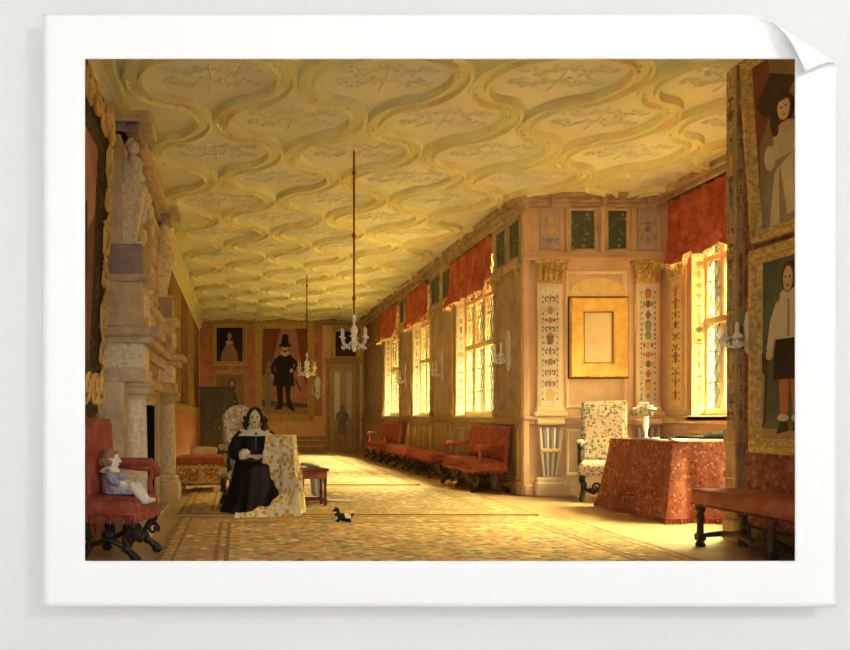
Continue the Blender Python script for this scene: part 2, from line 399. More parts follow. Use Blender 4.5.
# the light grey wall in front, opened behind the paper sheet
DS = 3.55; SS = DS / F_PX
def sheet(px, py, out=0): return Vector(((px - 238) * SS, DS - out, EYE + (416 - py) * SS))
FW = FR((0, 3.63, 0), (1, 0, 0), (0, 0, 1), (0, -1, 0))
mb = MB(); wallpiece(mb, FW, -4, 6.02, -.15, 4.35, [((79 - 238) * SS, (810.5 - 238) * SS, EYE + (416 - 566.5) * SS, EYE + (416 - 49) * SS)], .015)
struct(mb.build('wall_front', 'grey_wall_paint'))
mb = MB(); mb.box(-4, 5.3, -4, 3.63, -.15, -.02); struct(mb.build('floor_added', 'grey_wall_paint'))  # unseen floor, added to bounce even light onto the sheet
mb = MB(); mb.box(5.1, 5.3, -4, 3.63, -.02, 4.35); struct(mb.build('wall_added_right', 'grey_wall_paint'))  # unseen wall, added to block sky and sun from the sheet
mb = MB(); mb.box(-4.2, -4, -4, 3.63, -.02, 4.35); struct(mb.build('wall_added_left', 'grey_wall_paint'))  # added light blocker, out of view, shuts out the sky on the left
mb = MB(); mb.box(-4.2, 5.3, -4.2, -4, -.15, 4.35); struct(mb.build('wall_added_rear', 'grey_wall_paint'))  # added behind the camera to close off sky light from the rear
mb = MB(); mb.box(-4, 5.3, -4, 3.635, 4.35, 4.5); struct(mb.build('ceiling_added', 'grey_wall_paint'))  # unseen cover, added to keep the high sky off the grey wall

# ceiling: slab, strapwork ribs and vine reliefs in one body
mb = MB(); mb.box(-1.45, 6.02, 3.64, 25.35, CEIL, CEIL + .2)
mb.mi = 1
PX, AMP, PER = .785, .3, 1.0
def cw(y):
    c = cos(PI * (y - 7.19) / PER); return math.copysign(abs(c) ** .55, c)
def ribx(k, y): return .1375 + k * PX + (1 if k % 2 == 0 else -1) * AMP * cw(y)
prof = [(-.1, 0), (-.09, .075), (-.055, .08), (-.045, .03), (.045, .03), (.055, .08), (.09, .075), (.1, 0)]
for k in range(-2, 8):
    ys = []; y = 5.2
    while y < 25.1: ys.append(y); y += .04 if y < 13 else .08
    pts = [(ribx(k, y), y) for y in ys]
    rows = []
    for i, (x, y) in enumerate(pts):
        a = pts[max(0, i - 1)]; c = pts[min(len(pts) - 1, i + 1)]
        tx, ty = c[0] - a[0], c[1] - a[1]; l = math.hypot(tx, ty); nx, ny = ty / l, -tx / l
        rows.append([(x + nx * o, y + ny * o, CEIL - h) for o, h in prof])
    lim = lambda y: XR if y > YP else XB
    for i in range(len(rows) - 1):
        if not all(XL < p[0] < lim(p[1]) for p in rows[i] + rows[i + 1]): continue
        if rows[i][3][0] > XN and rows[i][3][1] < YN: continue
        for j in range(len(prof) - 1):
            mb.add([rows[i][j], rows[i][j + 1], rows[i + 1][j + 1], rows[i + 1][j]], [(0, 1, 2, 3)])
        if rows[i][3][1] < 14 and i % 3 == 0:      # small rosettes along the band
            mb.ell((rows[i][3][0] + .04 * 0, rows[i][3][1], CEIL - .034), (.026, .026, .018), 6, 4)
mb.mi = 2
rr = random.Random(3)
for k in range(-2, 8):
    for j in range(5, 25):
        y0 = 7.19 + (j - 7) * PER
        s_ = (1 if k % 2 == 0 else -1) * cos(PI * (y0 - 7.19) / PER)
        if s_ > 0: continue
        xc = .1375 + k * PX + PX / 2
        if xc < XL + .5 or xc > (XR if y0 > YP else XB) - .5 or (y0 < YN and xc > XN - .5): continue
        z = CEIL - .008
        r0 = .011
        mb.tube([(xc, y0 - .28, z), (xc + .02, y0, z), (xc, y0 + .3, z)], r0, 4)
        for sx in (-1, 1):
            for q in range(2 if y0 < 15 else 1):
                yb = y0 - .18 + q * .26
                pts = [(xc, yb, z)] + [(xc + sx * (.1 + .2 * t), yb + .1 * sin(3 * t) - .02 * q, z) for t in (.0, .35, .7, 1)]
                mb.tube(pts, [r0, r0, r0, r0 * .9, r0 * .7], 4)
                mb.tube(scroll((xc + sx * .38, yb + .02, z), .085, .015, .9, 0 if sx > 0 else PI, (sx, 0, 0), (0, 1, 0), 9), r0 * .9, 4)
                for p in pts[1:]:
                    for d_ in (-1, 1):
                        mb.ell((p[0] + rr.uniform(-.03, .03), p[1] + d_ * rr.uniform(.035, .06), z), (.028, .018, .012), 6, 3)
struct(mb.build('ceiling', ['ceiling_plaster', 'rib_plaster', 'ceiling_plaster']))

# cornices
def cornice(F, u0, u1, steps, mat):
    mb = MB()
    for (v0, v1, n) in steps: fbox(mb, F, u0, u1, v0, v1, 0, n, .012)
    return trim(mb, mat)
st = [(3.9, 3.98, .06), (3.98, 4.06, .1), (4.06, CEIL, .16)]
cornice(RIGHT, YP - .14, YB, st, 'cornice_wood')
cornice(BAY, YN, YP, st, 'cornice_wood')
cornice(LEFT, 3.8, YB, [(3.78, 3.86, .05), (3.86, 3.98, .1), (3.98, 4.05, .14), (4.05, CEIL, .2)], 'rib_plaster')
cornice(BACK, XL, XR, [(3.96, 4.05, .06), (4.05, CEIL, .12)], 'oak_panel')
mb = MB()
for (v0, v1, n) in [(3.97, 4.03, .05), (4.03, 4.09, .08), (4.09, CEIL, .12)]: fbox(mb, FRONT, XR - .1, XB - .05, v0, v1, 0, n, .01)
mb.mi = 1
for i in range(8):
    u = 4.1 + i * .2; fbox(mb, FRONT, u, u + .12, 4.045, 4.075, .08, .088)
mb.mi = 0
for u in (4.28, 4.98, 5.6): fbox(mb, FRONT, u - .03, u + .03, 3.95, CEIL, .1, .16, .01)
trim(mb, ['cornice_wood', 'red_paint'])

# ---- grotesque ornament: a column of painted motifs on a strip
PAINTS = ['blue_paint', 'red_paint', 'green_paint', 'gold_paint', 'dark_paint']
def grotesque(mb, P, u, v0, v1, half, n, seed, base=1):
    r = random.Random(seed); v = v0 + .05; 
    def tile(pts, m):
        mb.mi = base + m; mb.prism(pts, P, n, n + .006)
    while v < v1 - .1:
        k = r.randrange(5); h = r.uniform(.1, .16); m = r.randrange(5); m2 = r.randrange(5)
        vc = v + h / 2
        hf = half * .72
        if k == 0: tile(blob(u, vc, hf * .4, h * .4), m); [tile(blob(u + s_ * hf * .65, vc, hf * .18, h * .25), m2) for s_ in (-1, 1)]
        elif k == 1: tile([(u, v), (u + hf * .5, vc), (u, v + h), (u - hf * .5, vc)], m); tile(blob(u, vc, hf * .2, h * .15), m2)
        elif k == 2:
            for s_ in (-1, 1):
                tile(blob(u + s_ * hf * .4, vc, hf * .38, h * .16, 10, s_ * .7), m)
                tile(blob(u + s_ * hf * .6, vc - h * .3, hf * .2, h * .1, 8, -s_ * .6), m2)
            tile(blob(u, v + h * .2, hf * .12, h * .4), 4)
        elif k == 3: tile([(u - hf * .35, v), (u + hf * .35, v), (u + hf * .6, v + h * .8), (u - hf * .6, v + h * .8)], m); tile(blob(u, v + h * .9, hf * .4, h * .14), m2)
        else:
            for s_ in (-1, 1):
                mb.mi = base + m
                pts = scroll((0, 0, 0), hf * .42, hf * .1, .8, -PI / 2, (1, 0, 0), (0, 1, 0), 8)
                mb.tube([P(u + s_ * (p.x + hf * .42), vc + p.y, n + .004) for p in pts], .009, 4)
            tile(blob(u, vc, hf * .14, h * .4), m2)
        for s_ in (-1, 1):
            tile(blob(u + s_ * half * .8, v + h * .15, half * .1, half * .16, 7), (m + 2) % 5); tile(blob(u + s_ * half * .8, v + h * .65, half * .09, half * .2, 7, s_ * .5), m2)
        v += h + .012
def pilaster(F, u, half, strip_mat, seed, lower=True, top=3.22, capn=True, mats=None):
    """painted pilaster: fluted pedestal, base, strip of grotesques, leafy gilt capital"""
    mb = MB(); edge = half + .05
    fbox(mb, F, u - edge, u + edge, 1.12, 2.92, 0, .05, .01)
    fbox(mb, F, u - edge - .05, u + edge + .05, 1.1, 1.16, 0, .1, .01); fbox(mb, F, u - edge - .02, u + edge + .02, 1.16, 1.22, 0, .08, .015)
    mb.mi = 1; fbox(mb, F, u - half, u + half, 1.24, 2.88, .05, .056)
    P = lambda a, b_, n: F(a, b_, n)
    grotesque(mb, P, u, 1.26, 2.86, half, .056, seed, 3)
    mb.mi = 2
    fbox(mb, F, u - edge, u + edge, 2.92, 2.96, 0, .07, .01)
    for row in range(2):
        for i in range(-2, 3):
            a = u + i * edge * .42
            mb.tube([F(a, 2.96 + row * .1, .05), F(a, 3.04 + row * .1, .08), F(a * .96 + u * .04 + i * .01, 3.09 + row * .1, .13)], [.03, .035, .014], 6)
    for s_ in (-1, 1):
        pts = scroll((0, 0, 0), .06, .012, 1.2, PI / 2, (s_, 0, 0), (0, 1, 0), 12)
        mb.tube([F(u + s_ * edge + p.x, 3.13 + p.y, .1) for p in pts], .016, 5)
    fbox(mb, F, u - edge - .06, u + edge + .06, 3.18, 3.23, 0, .14, .01)
    if lower:
        mb.mi = 0
        fbox(mb, F, u - edge - .03, u + edge + .03, 0, .2, 0, .12, .02); fbox(mb, F, u - edge, u + edge, .2, .26, 0, .09, .015)
        fbox(mb, F, u - edge - .02, u + edge + .02, .98, 1.06, 0, .1, .02)
        for i in range(7):      # flared flutes of the pedestal vase
            t = (i - 3) / 3
            mb.mi = 0 if i % 2 == 0 else 3
            mb.tube([F(u + t * half * .62, .27, .05), F(u + t * half * .95, .6, .07), F(u + t * half * 1.2, .94, .08)], [.016, .021, .026], 6)
        mb.mi = 6; fbox(mb, F, u - half * 1.05, u + half * 1.05, .6, .655, .03, .1, .01)
    return trim(mb, ['pale_panel', strip_mat, 'gilt'] + PAINTS)
pilaster(FRONT, 4.27, .125, 'strip_ground', 11); pilaster(FRONT, 5.61, .115, 'strip_ground', 21)
# front pier: rails, skirting, panels
mb = MB()
fbox(mb, FRONT, XR - .06, XB, 3.23, 3.29, 0, .1, .012); fbox(mb, FRONT, XR - .03, XB, 3.29, 3.35, 0, .06, .01)
fbox(mb, FRONT, XR - .04, XB, 1.04, 1.1, 0, .07, .012); fbox(mb, FRONT, XR - .02, XB, .98, 1.04, 0, .04, .01)
fbox(mb, FRONT, XR - .03, XB, 0, .16, 0, .06, .015)
for u in (4.53, 5.0, 5.36): fbox(mb, FRONT, u - .035, u + .035, 3.35, 3.97, 0, .05, .01)
trim(mb, 'pink_panel')
mb = MB()
for (u0, u1, v0, v1) in [(4.5, 4.84, .28, .92), (4.92, 5.32, .28, .92), (4.5, 5.34, 1.2, 3.1)]:
    ringframe(mb, FRONT, u0, u1, v0, v1, [(0, 0), (.008, .02), (.03, .02), (.045, .004), (.05, .001)])
trim(mb, 'pale_panel')
mb = MB(); fbox(mb, FRONT, 4.15, 4.42, 3.38, 3.95, 0, .03); fbox(mb, FRONT, 5.48, 5.76, 3.38, 3.95, 0, .03)
grotesque(mb, FRONT, 4.285, 3.4, 3.94, .12, .03, 5); grotesque(mb, FRONT, 5.62, 3.4, 3.94, .12, .03, 6)
trim(mb, ['mauve_ground'] + ['gold_paint', 'gold_paint', 'green_paint', 'gold_paint', 'blue_paint'])
mb = MB()     # faint gilded arch over the frame
outer = [(4.94 + cos(t) * .4, 2.74 + sin(t) * .26) for t in [PI * i / 16 for i in range(17)]]
mb.prism(outer, FRONT, 0, .012); trim(mb, 'gold_ground')
# corner bead of the pier
mb = MB(); mb.box(XR - .05, XR + .04, YP - .05, YP + .05, 0, 3.97, .015); trim(mb, 'pink_panel')

# ---- windows
def window(idx, F, u0, u1, lights, glass_x, jambseed, strip_n):
    root = thing('window_%d' % idx, None, None, F((u0 + u1) / 2, WV0, -.2)); struct(root)
    off = root.location.copy()
    fr = MB()
    n0, n1 = -.27, -.17
    lw = (u1 - u0) / lights
    for i in range(lights + 1):
        u = u0 + i * lw; h = .04 if 0 < i < lights else .05
        fbox(fr, F, max(u0, u - h), min(u1, u + h), WV0, WV1, n0, n1, .015)
    for v, h in ((WV0 + .04, .05), (2.31, .045), (3.1, .035), (WV1 - .05, .05)):
        fbox(fr, F, u0, u1, v - h, v + h, n0 + .005, n1 + .01, .01)
    fr.build('frame', 'window_stone', root, off)
    for nm, va, vb, gm in (('pane', WV0 + .04, 2.31, 'quarry_glass'), ('painted_pane', 2.31, WV1, 'painted_glass')):
        for i in range(lights):
            a, b_ = u0 + i * lw + .03, u0 + (i + 1) * lw - .03
            g = MB(); fbox(g, F, a, b_, va, vb, -.225, -.219); go = g.build(nm, gm, root, off)
            l = MB(); sp = .13
            c = -(vb - va) / 1.6
            while c < (b_ - a):
                for sgn in (1, -1):
                    # line u = a + c + t, v = va + 1.6 t, clipped to the light
                    t0 = max(0, -c); t1 = min((vb - va) / 1.6, (b_ - a) - c)
                    if t1 - t0 > .02:
                        p = [(c + t0, 1.6 * t0), (c + t1, 1.6 * t1)]
                        pts = [F((a + q[0]) if sgn > 0 else (b_ - q[0]), va + q[1], -.216) for q in p]
                        l.tube(pts, .007, 4)
                c += sp
            for k in (1, 2): l.tube([F(a, va + (vb - va) * k / 3, -.214), F(b_, va + (vb - va) * k / 3, -.214)], .008, 4)
            l.build('leading', 'lead', go, off)
    # painted far jamb, facing into the room
    j = MB(); J = FR(F(u1, 0, 0), -F.N, (0, 0, 1), Vector((0, -1, 0)))
    fbox(j, J, .0, .17, WV0 + .02, WV1, -.01, .02)
    j.mi = 1; fbox(j, J, .03, .15, WV0 + .06, 3.6, .02, .026)
    grotesque(j, J, .09, WV0 + .1, 3.5, .055, .026, jambseed, 2)
    j.build('jamb', ['window_stone', strip_n] + PAINTS, root, off)
    s_ = MB(); fbox(s_, F, u0 - .04, u1 + .04, WV0 - .07, WV0 + .01, -.25, .05, .015); s_.build('sill', 'window_stone', root, off)
    return root
for i, (a, b_) in enumerate(WINS): window(i + 1, RIGHT, a, b_, 4 if i == 0 else 3, 0, 31 + i, 'strip_ground')
window(4, BAY, BW[0], BW[1], 7, 0, 41, 'gold_ground')
# painted strip on the bay wall beside window 4
mb = MB(); fbox(mb, BAY, 10.36, 10.78, 1.16, 3.2, 0, .03, .008); mb.mi = 1; fbox(mb, BAY, 10.45, 10.69, 1.24, 2.9, .03, .036)
grotesque(mb, BAY, 10.57, 1.26, 2.86, .1, .036, 51, 3)
mb.mi = 2
for i in range(-2, 3): mb.tube([BAY(10.54 + i * .08, 2.95, .03), BAY(10.54 + i * .08, 3.05, .06), BAY(10.54 + i * .095, 3.14, .11)], [.03, .035, .015], 6)
fbox(mb, BAY, 10.27, 10.81, 3.16, 3.22, 0, .1, .01)
trim(mb, ['window_stone', 'gold_ground', 'gilt'] + PAINTS)
mb = MB(); fbox(mb, BAY, YN, YP, 1.0, 1.1, 0, .05, .012); fbox(mb, BAY, YN, YP, 0, .16, 0, .05, .012); trim(mb, 'window_stone')
mb = MB()
for a, b_ in ((7.7, 8.5), (8.6, 9.4), (9.5, 10.3)): ringframe(mb, BAY, a, b_, .25, .92, [(0, 0), (.01, .02), (.04, .02), (.05, .002)])
trim(mb, 'window_stone')
# right wall: pier panels, pilaster strips, rails
PIERS = [(YP + .05, 12.22), (14.6, 16.28), (18.17, 19.43), (21.62, 25.1)]
for k, (a, b_) in enumerate(PIERS):
    mb = MB(); fbox(mb, RIGHT, a + .12, b_ - .12, 1.18, 3.12, 0, .012); trim(mb, 'mauve_panel')
    for q, u in enumerate((a + .06, b_ - .06)):
        mb = MB(); fbox(mb, RIGHT, u - .06, u + .06, 1.18, 3.1, 0, .05, .012); fbox(mb, RIGHT, u - .075, u + .075, 1.1, 1.2, 0, .075, .012)
        fbox(mb, RIGHT, u - .07, u + .07, 0, .2, 0, .09, .015); fbox(mb, RIGHT, u - .05, u + .05, .2, .98, 0, .06, .015); fbox(mb, RIGHT, u - .08, u + .08, .94, 1.02, 0, .085, .012)
        mb.mi = 1
        for r_ in range(3): mb.tube([RIGHT(u - .04 + r_ * .04, 2.98, .04), RIGHT(u - .045 + r_ * .045, 3.08, .07), RIGHT(u - .055 + r_ * .055, 3.15, .11)], [.02, .026, .012], 5)
        fbox(mb, RIGHT, u - .085, u + .085, 3.14, 3.19, 0, .12, .01)
        for r_ in range(3): mb.tube([RIGHT(u - .03 + r_ * .03, .24, .06), RIGHT(u - .03 + r_ * .03, .9, .062)], .008, 5)
        trim(mb, ['oak_panel', 'gilt'])
mb = MB(); fbox(mb, RIGHT, YP, YB, .98, 1.08, 0, .06, .012); fbox(mb, RIGHT, YP, YB, 0, .15, 0, .05, .012); trim(mb, 'oak_panel')
mb = MB()
for a, b_ in PIERS: fbox(mb, RIGHT, a, b_, 3.19, 3.28, 0, .09, .012)
trim(mb, 'cornice_wood')
mb = MB()
for a, b_ in WINS:
    k = 3
    for i in range(k):
        w_ = (b_ - a) / k; ringframe(mb, RIGHT, a + i * w_ + .08, a + (i + 1) * w_ - .08, .24, .9, [(0, 0), (.01, .02), (.04, .02), (.05, .002)])
trim(mb, 'oak_panel')
# near pilaster at the end of the near wall
mb = MB(); NP = FR((0, 6.95, 0), (1, 0, 0), (0, 0, 1), (0, -1, 0))
mb.box(4.325, 4.41, 6.95, 7.09, .95, CEIL, .008)
mb.box(4.3, 4.41, 6.92, 7.1, .86, .98, .012); mb.box(4.315, 4.41, 6.94, 7.09, .2, .86, .01); mb.box(4.29, 4.41, 6.9, 7.1, 0, .2, .015); mb.box(4.3, 4.41, 6.92, 7.1, .55, .62, .01)
grotesque(mb, NP, 4.367, 1.02, 4.1, .034, 0, 61)
S2 = FR((4.325, 0, 0), (0, 1, 0), (0, 0, 1), (-1, 0, 0)); grotesque(mb, S2, 7.02, 1.02, 4.1, .055, 0, 62)
trim(mb, ['oak_panel', 'gold_paint', 'dark_paint', 'green_paint', 'gold_paint', 'dark_paint'])
mb = MB(); fbox(mb, NEAR, 4, 6.9, 0, .16, 0, .04, .012); trim(mb, 'dark_wood')
# left wall: wainscot, gold band, skirting; back wall wainscot and rail
mb = MB(); fbox(mb, LEFT, 10.85, YB, 0, 1.2, 0, .03); trim(mb, 'red_wall')
mb = MB(); fbox(mb, LEFT, 10.85, YB, 1.2, 1.34, 0, .05, .01); trim(mb, 'band_ornament')
mb = MB(); fbox(mb, LEFT, 10.85, YB, 0, .14, 0, .06, .01); trim(mb, 'oak_panel')
mb = MB(); fbox(mb, LEFT, 3.8, 6.9, .0, 4.0, 0, .02); trim(mb, 'damask_wall')
mb = MB(); fbox(mb, BACK, XL, 2.75, .2, .32, 0, .05, .01); fbox(mb, BACK, XL, 2.75, 0, .12, 0, .06, .01); fbox(mb, BACK, .6, 2.75, .36, .46, 0, .03, .01); trim(mb, 'oak_panel')
mb = MB(); fbox(mb, BACK, XL + .05, 2.65, 1.1, 3.95, 0, .015); trim(mb, 'red_wall')
# the door in the back wall and its pale side panel
root = thing('door_1', None, None, BACK(3.28, 0, 0)); struct(root); off = root.location.copy()
mb = MB(); fbox(mb, BACK, 2.86, 3.72, 0, 2.72, 0, .05)
for a, b_, c_, d_ in ((2.94, 3.62, .12, .8),): ringframe(mb, BACK, a, b_, c_, d_, [(0, .05), (.02, .07), (.06, .07), (.08, .05)])
mb.build('leaf', 'door_wood', root, off)
mb = MB(); ringframe(mb, BACK, 2.76, 3.8, -.1, 2.84, [(0, 0), (.0, .1), (.06, .12), (.11, .08), (.11, 0)]); fbox(mb, BACK, 2.7, 3.86, 2.8, 2.9, 0, .15, .015); mb.build('surround', 'oak_panel', root, off)
for a in (3.02, 3.4):
    mb = MB(); fbox(mb, BACK, a, a + .17, 1.0, 2.5, .05, .07, .008); mb.build('tall_panel', 'pale_pane', root, off)
mb = MB(); mb.ell(BACK(3.68, 1.0, .09), .035, 8, 6); mb.build('knob', 'gilt', root, off)
mb = MB(); fbox(mb, BACK, 3.84, 3.94, .3, 2.75, 0, .04, .01); trim(mb, 'pale_pane')
# ------------------------------------------------------------------ the paper sheet with its curled corner
xs = sorted({43, 85, 795, 836, *range(51, 85, 8), *range(95, 795, 12), *[795 + i * 4.1 for i in range(1, 10)], *[700 + i * 4.1 for i in range(0, 23)]})
ys = sorted({14, 59, 561, 607, *[14 + i * 3.75 for i in range(1, 12)], *[59 + i * 4.2 for i in range(1, 16)], *range(128, 561, 14), *range(569, 607, 8)})
ys = [y for i, y in enumerate(ys) if i == 0 or y - ys[i - 1] > .2]; xs = [x for i, x in enumerate(xs) if i == 0 or x - xs[i - 1] > .2]
CN = Vector((.54, -.84)).normalized(); U0 = 375.0; CR = 17.5
def bend(x, y):
    u = x * CN.x + y * CN.y - U0
    if u <= 0: return sheet(x, y)
    th = u / CR; du = CR * sin(th) - u
    return sheet(x + CN.x * du, y + CN.y * du, .4 * CR * (1 - cos(th)) * SS)
mb = MB(); idx = {}
for x in xs:
    for y in ys: idx[(x, y)] = len(mb.v); mb.v.append(bend(x, y))
for x0, x1 in zip(xs, xs[1:]):
    for y0, y1 in zip(ys, ys[1:]):
        cx, cy = (x0 + x1) / 2, (y0 + y1) / 2
        if 85 < cx < 795 and 59 < cy < 561: continue
        mb.f.append([idx[(x0, y0)], idx[(x0, y1)], idx[(x1, y1)], idx[(x1, y0)]]); mb.m.append(0)
o = mb.build('paper_mount', 'white_paper', None, sheet(440, 607), smooth=True, solid=.003)
tag(o, 'large white paper sheet with curled top right corner, framing the view on a grey wall', 'paper sheet')

# ------------------------------------------------------------------ pictures
FRAME_PROF = [(0, 0), (0, .05), (.015, .07), (.05, .075), (.07, .05), (.09, .055), (.11, .03), (.12, .018), (.12, 0)]
def painting(name, F, u0, u1, v0, v1, fw, label, layers, mats, frame_mat='gilt', lean=0, cat='painting', group=None, carved=0, canvas='canvas_dark'):
    """frame, canvas and the painted figure; lean = how far the top stands off the wall"""
    if lean:
        V = (F.V + F.N * (lean / (v1 - v0))).normalized()
        O = F(0, v0, .0); Nn = (F.N - F.V * (lean / (v1 - v0))).normalized()
        G0 = FR(O - V * v0, F.U, V, Nn)
    else: G0 = F
    root = thing(name, label, cat, G0((u0 + u1) / 2, v0, .02), 0, group); off = root.location.copy()
    k = fw / .12
    mb = MB(); ringframe(mb, G0, u0, u1, v0, v1, [(i * k, n + .01 if n else 0) for i, n in FRAME_PROF])
    if carved:
        mb.mi = 1; r = random.Random(carved); 
        def carve(P, L, flip):
            n = max(2, int(L / (fw * .75)))
            for i in range(n):
                c = (i + .5) * L / n
                sg = 1 if i % 2 else -1
                pts = scroll((0, 0, 0), fw * .36, fw * .07, 1.3, PI * (i % 2), (1, 0, 0), (0, sg, 0), 16)
                mb.tube([P(c + p.x, fw * .48 + p.y) for p in pts], [fw * .035] * 10 + [fw * .05] * 7, 5)
                pts = [(-fw * .55, fw * .1 * sg), (-fw * .2, -fw * .22 * sg), (fw * .2, -fw * .26 * sg), (fw * .5, fw * .05 * sg)]
                mb.tube([P(c + p[0], fw * .48 + p[1]) for p in pts], [.006, fw * .035, fw * .035, .006], 5)
                for q in range(3): mb.ell(P(c + r.uniform(-.4, .4) * fw, fw * (.2 + .6 * r.random())), fw * .04, 7, 5)
        top = .095
        carve(lambda a, b_: G0(u0 + a, v0 + b_, top), u1 - u0, 0); carve(lambda a, b_: G0(u0 + a, v1 - b_, top), u1 - u0, 0)
        carve(lambda a, b_: G0(u0 + b_, v0 + a, top), v1 - v0, 0); carve(lambda a, b_: G0(u1 - b_, v0 + a, top), v1 - v0, 0)
    mb.build('frame', [frame_mat, 'bright_gilt'], root, off)
    a0, a1, b0, b1 = u0 + fw * .92, u1 - fw * .92, v0 + fw * .92, v1 - fw * .92
    mb = MB(); mb.prism([(a0, b0), (a1, b0), (a1, b1), (a0, b1)], G0, .005, .03)
    n = .03
    for m, pts in layers:
        mb.mi = 1 + m
        q = []
        for x, y in pts: q.append((a0 + min(max(x, 0), 1) * (a1 - a0), b0 + min(max(y, 0), 1) * (b1 - b0)))
        mb.prism(q, G0, .03, n + .0012); n += .0012
    mb.build('canvas', [canvas] + mats, root, off)
    return root
FM = ['flesh_paint', 'canvas_black', 'white_paint', 'brown_paint', 'drape_paint', 'grey_paint', 'stocking_paint', 'canvas_green', 'gold_paint', 'flesh_dull']
def bust(cx, dress, x0=.15, x1=.85, skirt=0):
    return [(dress, [(x0, 0), (x0 + .05, .25), (cx - .12, .52), (cx, .6), (cx + .12, .52), (x1 - .05, .25), (x1, 0)]),
            (2, blob(cx, .56, .15, .06)), (0, [(cx - .05, .58), (cx + .05, .58), (cx + .04, .7), (cx - .04, .7)]),
            (3, blob(cx, .76, .12, .12)), (0, blob(cx, .74, .075, .095)), (3, [(cx - .1, .8), (cx, .9), (cx + .1, .8), (cx + .06, .82), (cx, .83), (cx - .06, .82)]),
            (9, blob(cx - .12, .26, .05, .04)), (9, blob(cx + .1, .22, .05, .035)),
            (1, blob(cx - .028, .75, .012, .008, 8)), (1, blob(cx + .028, .75, .012, .008, 8)), (4, blob(cx, .695, .022, .007, 8))]
# back wall, s = metres per pixel there
s = YB / F_PX
def bx(px): return (px - 238) * s
def bz(py): return EYE + (416 - py) * s
painting('portrait_painting', BACK, bx(212), bx(247), bz(366), bz(323), .15, 'small dark portrait of a lady, upper of two on the back wall', bust(.5, 9), FM, canvas='canvas_black')
painting('portrait_painting', BACK, bx(212), bx(247), bz(414), bz(370), .15, 'brown portrait hung under the small dark lady, above the cupboard', bust(.6, 3), FM, canvas='canvas_brown')
painting('portrait_painting', BACK, bx(331), bx(360.5), bz(361), bz(327), .15, 'dark picture in wide gilt frame hung over the door', [(3, [(0, 0), (1, 0), (1, .4), (.5, .55), (0, .35)]), (9, blob(.4, .5, .1, .2)), (5, blob(.4, .78, .06, .09))], FM, canvas='canvas_black')
man = [(7, [(0, 0), (1, 0), (1, .12), (0, .17)]), (9, [(.0, 0), (1, 0), (1, .08), (0, .1)]),
       (4, [(.0, .45), (.05, 1), (.42, 1), (.3, .75), (.2, .5)]), (4, [(.75, 1), (1, 1), (1, .3), (.88, .5)]),
       (5, [(.08, .08), (.2, .08), (.22, .55), (.1, .55)]),
       (1, [(.36, .08), (.46, .1), (.47, .36), (.32, .36)]), (1, [(.56, .08), (.7, .06), (.62, .2), (.64, .36), (.5, .36)]),
       (1, [(.27, .06), (.44, .06), (.45, .1), (.36, .12)]), (1, [(.58, .08), (.7, .03), (.72, .06), (.64, .12)]),
       (1, [(.24, .33), (.72, .33), (.68, .5), (.7, .62), (.62, .7), (.4, .7), (.3, .64), (.3, .5)]),
       (1, [(.3, .66), (.2, .55), (.22, .44), (.3, .46), (.28, .54), (.36, .6)]), (1, [(.64, .68), (.84, .58), (.68, .48), (.66, .53), (.74, .57), (.62, .62)]),
       (0, blob(.22, .45, .035, .022)), (0, blob(.65, .51, .04, .025)),
       (2, [(.4, .7), (.51, .67), (.62, .7), (.58, .73), (.44, .73)]), (0, blob(.51, .765, .055, .045)), (3, [(.46, .745), (.56, .745), (.51, .71)]),
       (1, blob(.51, .8, .15, .018)), (1, [(.42, .8), (.6, .8), (.56, .93), (.46, .93)]),
       (1, blob(.49, .775, .008, .005, 8)), (1, blob(.53, .775, .008, .005, 8)),
       (5, [(.1, .56), (.22, .56), (.2, .62), (.12, .62)]), (1, [(.72, .4), (.75, .41), (.86, .28), (.84, .27)])]
painting('portrait_painting', BACK, bx(255), bx(314), bz(421), bz(322), .22, 'large full-length portrait of a man in black with a tall hat', man, FM, canvas='canvas_red')
# front pier: gilt frame
root = thing('picture_frame', 'wide plain gilt frame around a pale panel, hung on the pink pier between painted pilasters', 'picture frame', FRONT(4.94, 1.64, 0)); off = root.location.copy()
mb = MB(); ringframe(mb, FRONT, 4.545, 5.335, 1.63, 2.72, [(0, 0), (0, .06), (.015, .085), (.04, .08), (.17, .05), (.185, .055), (.205, .03), (.205, 0)])
mb.build('frame', 'bright_gilt', root, off)
mb = MB(); ringframe(mb, FRONT, 4.525, 5.355, 1.61, 2.74, [(0, 0), (0, .03), (.02, .03), (.02, 0)]); ringframe(mb, FRONT, 4.735, 5.145, 1.82, 2.53, [(0, .03), (0, .045), (.012, .045), (.012, .03)]); mb.build('edging', 'dark_wood', root, off)
mb = MB(); fbox(mb, FRONT, 4.73, 5.15, 1.81, 2.54, .0, .02); mb.build('panel', 'pale_panel', root, off)
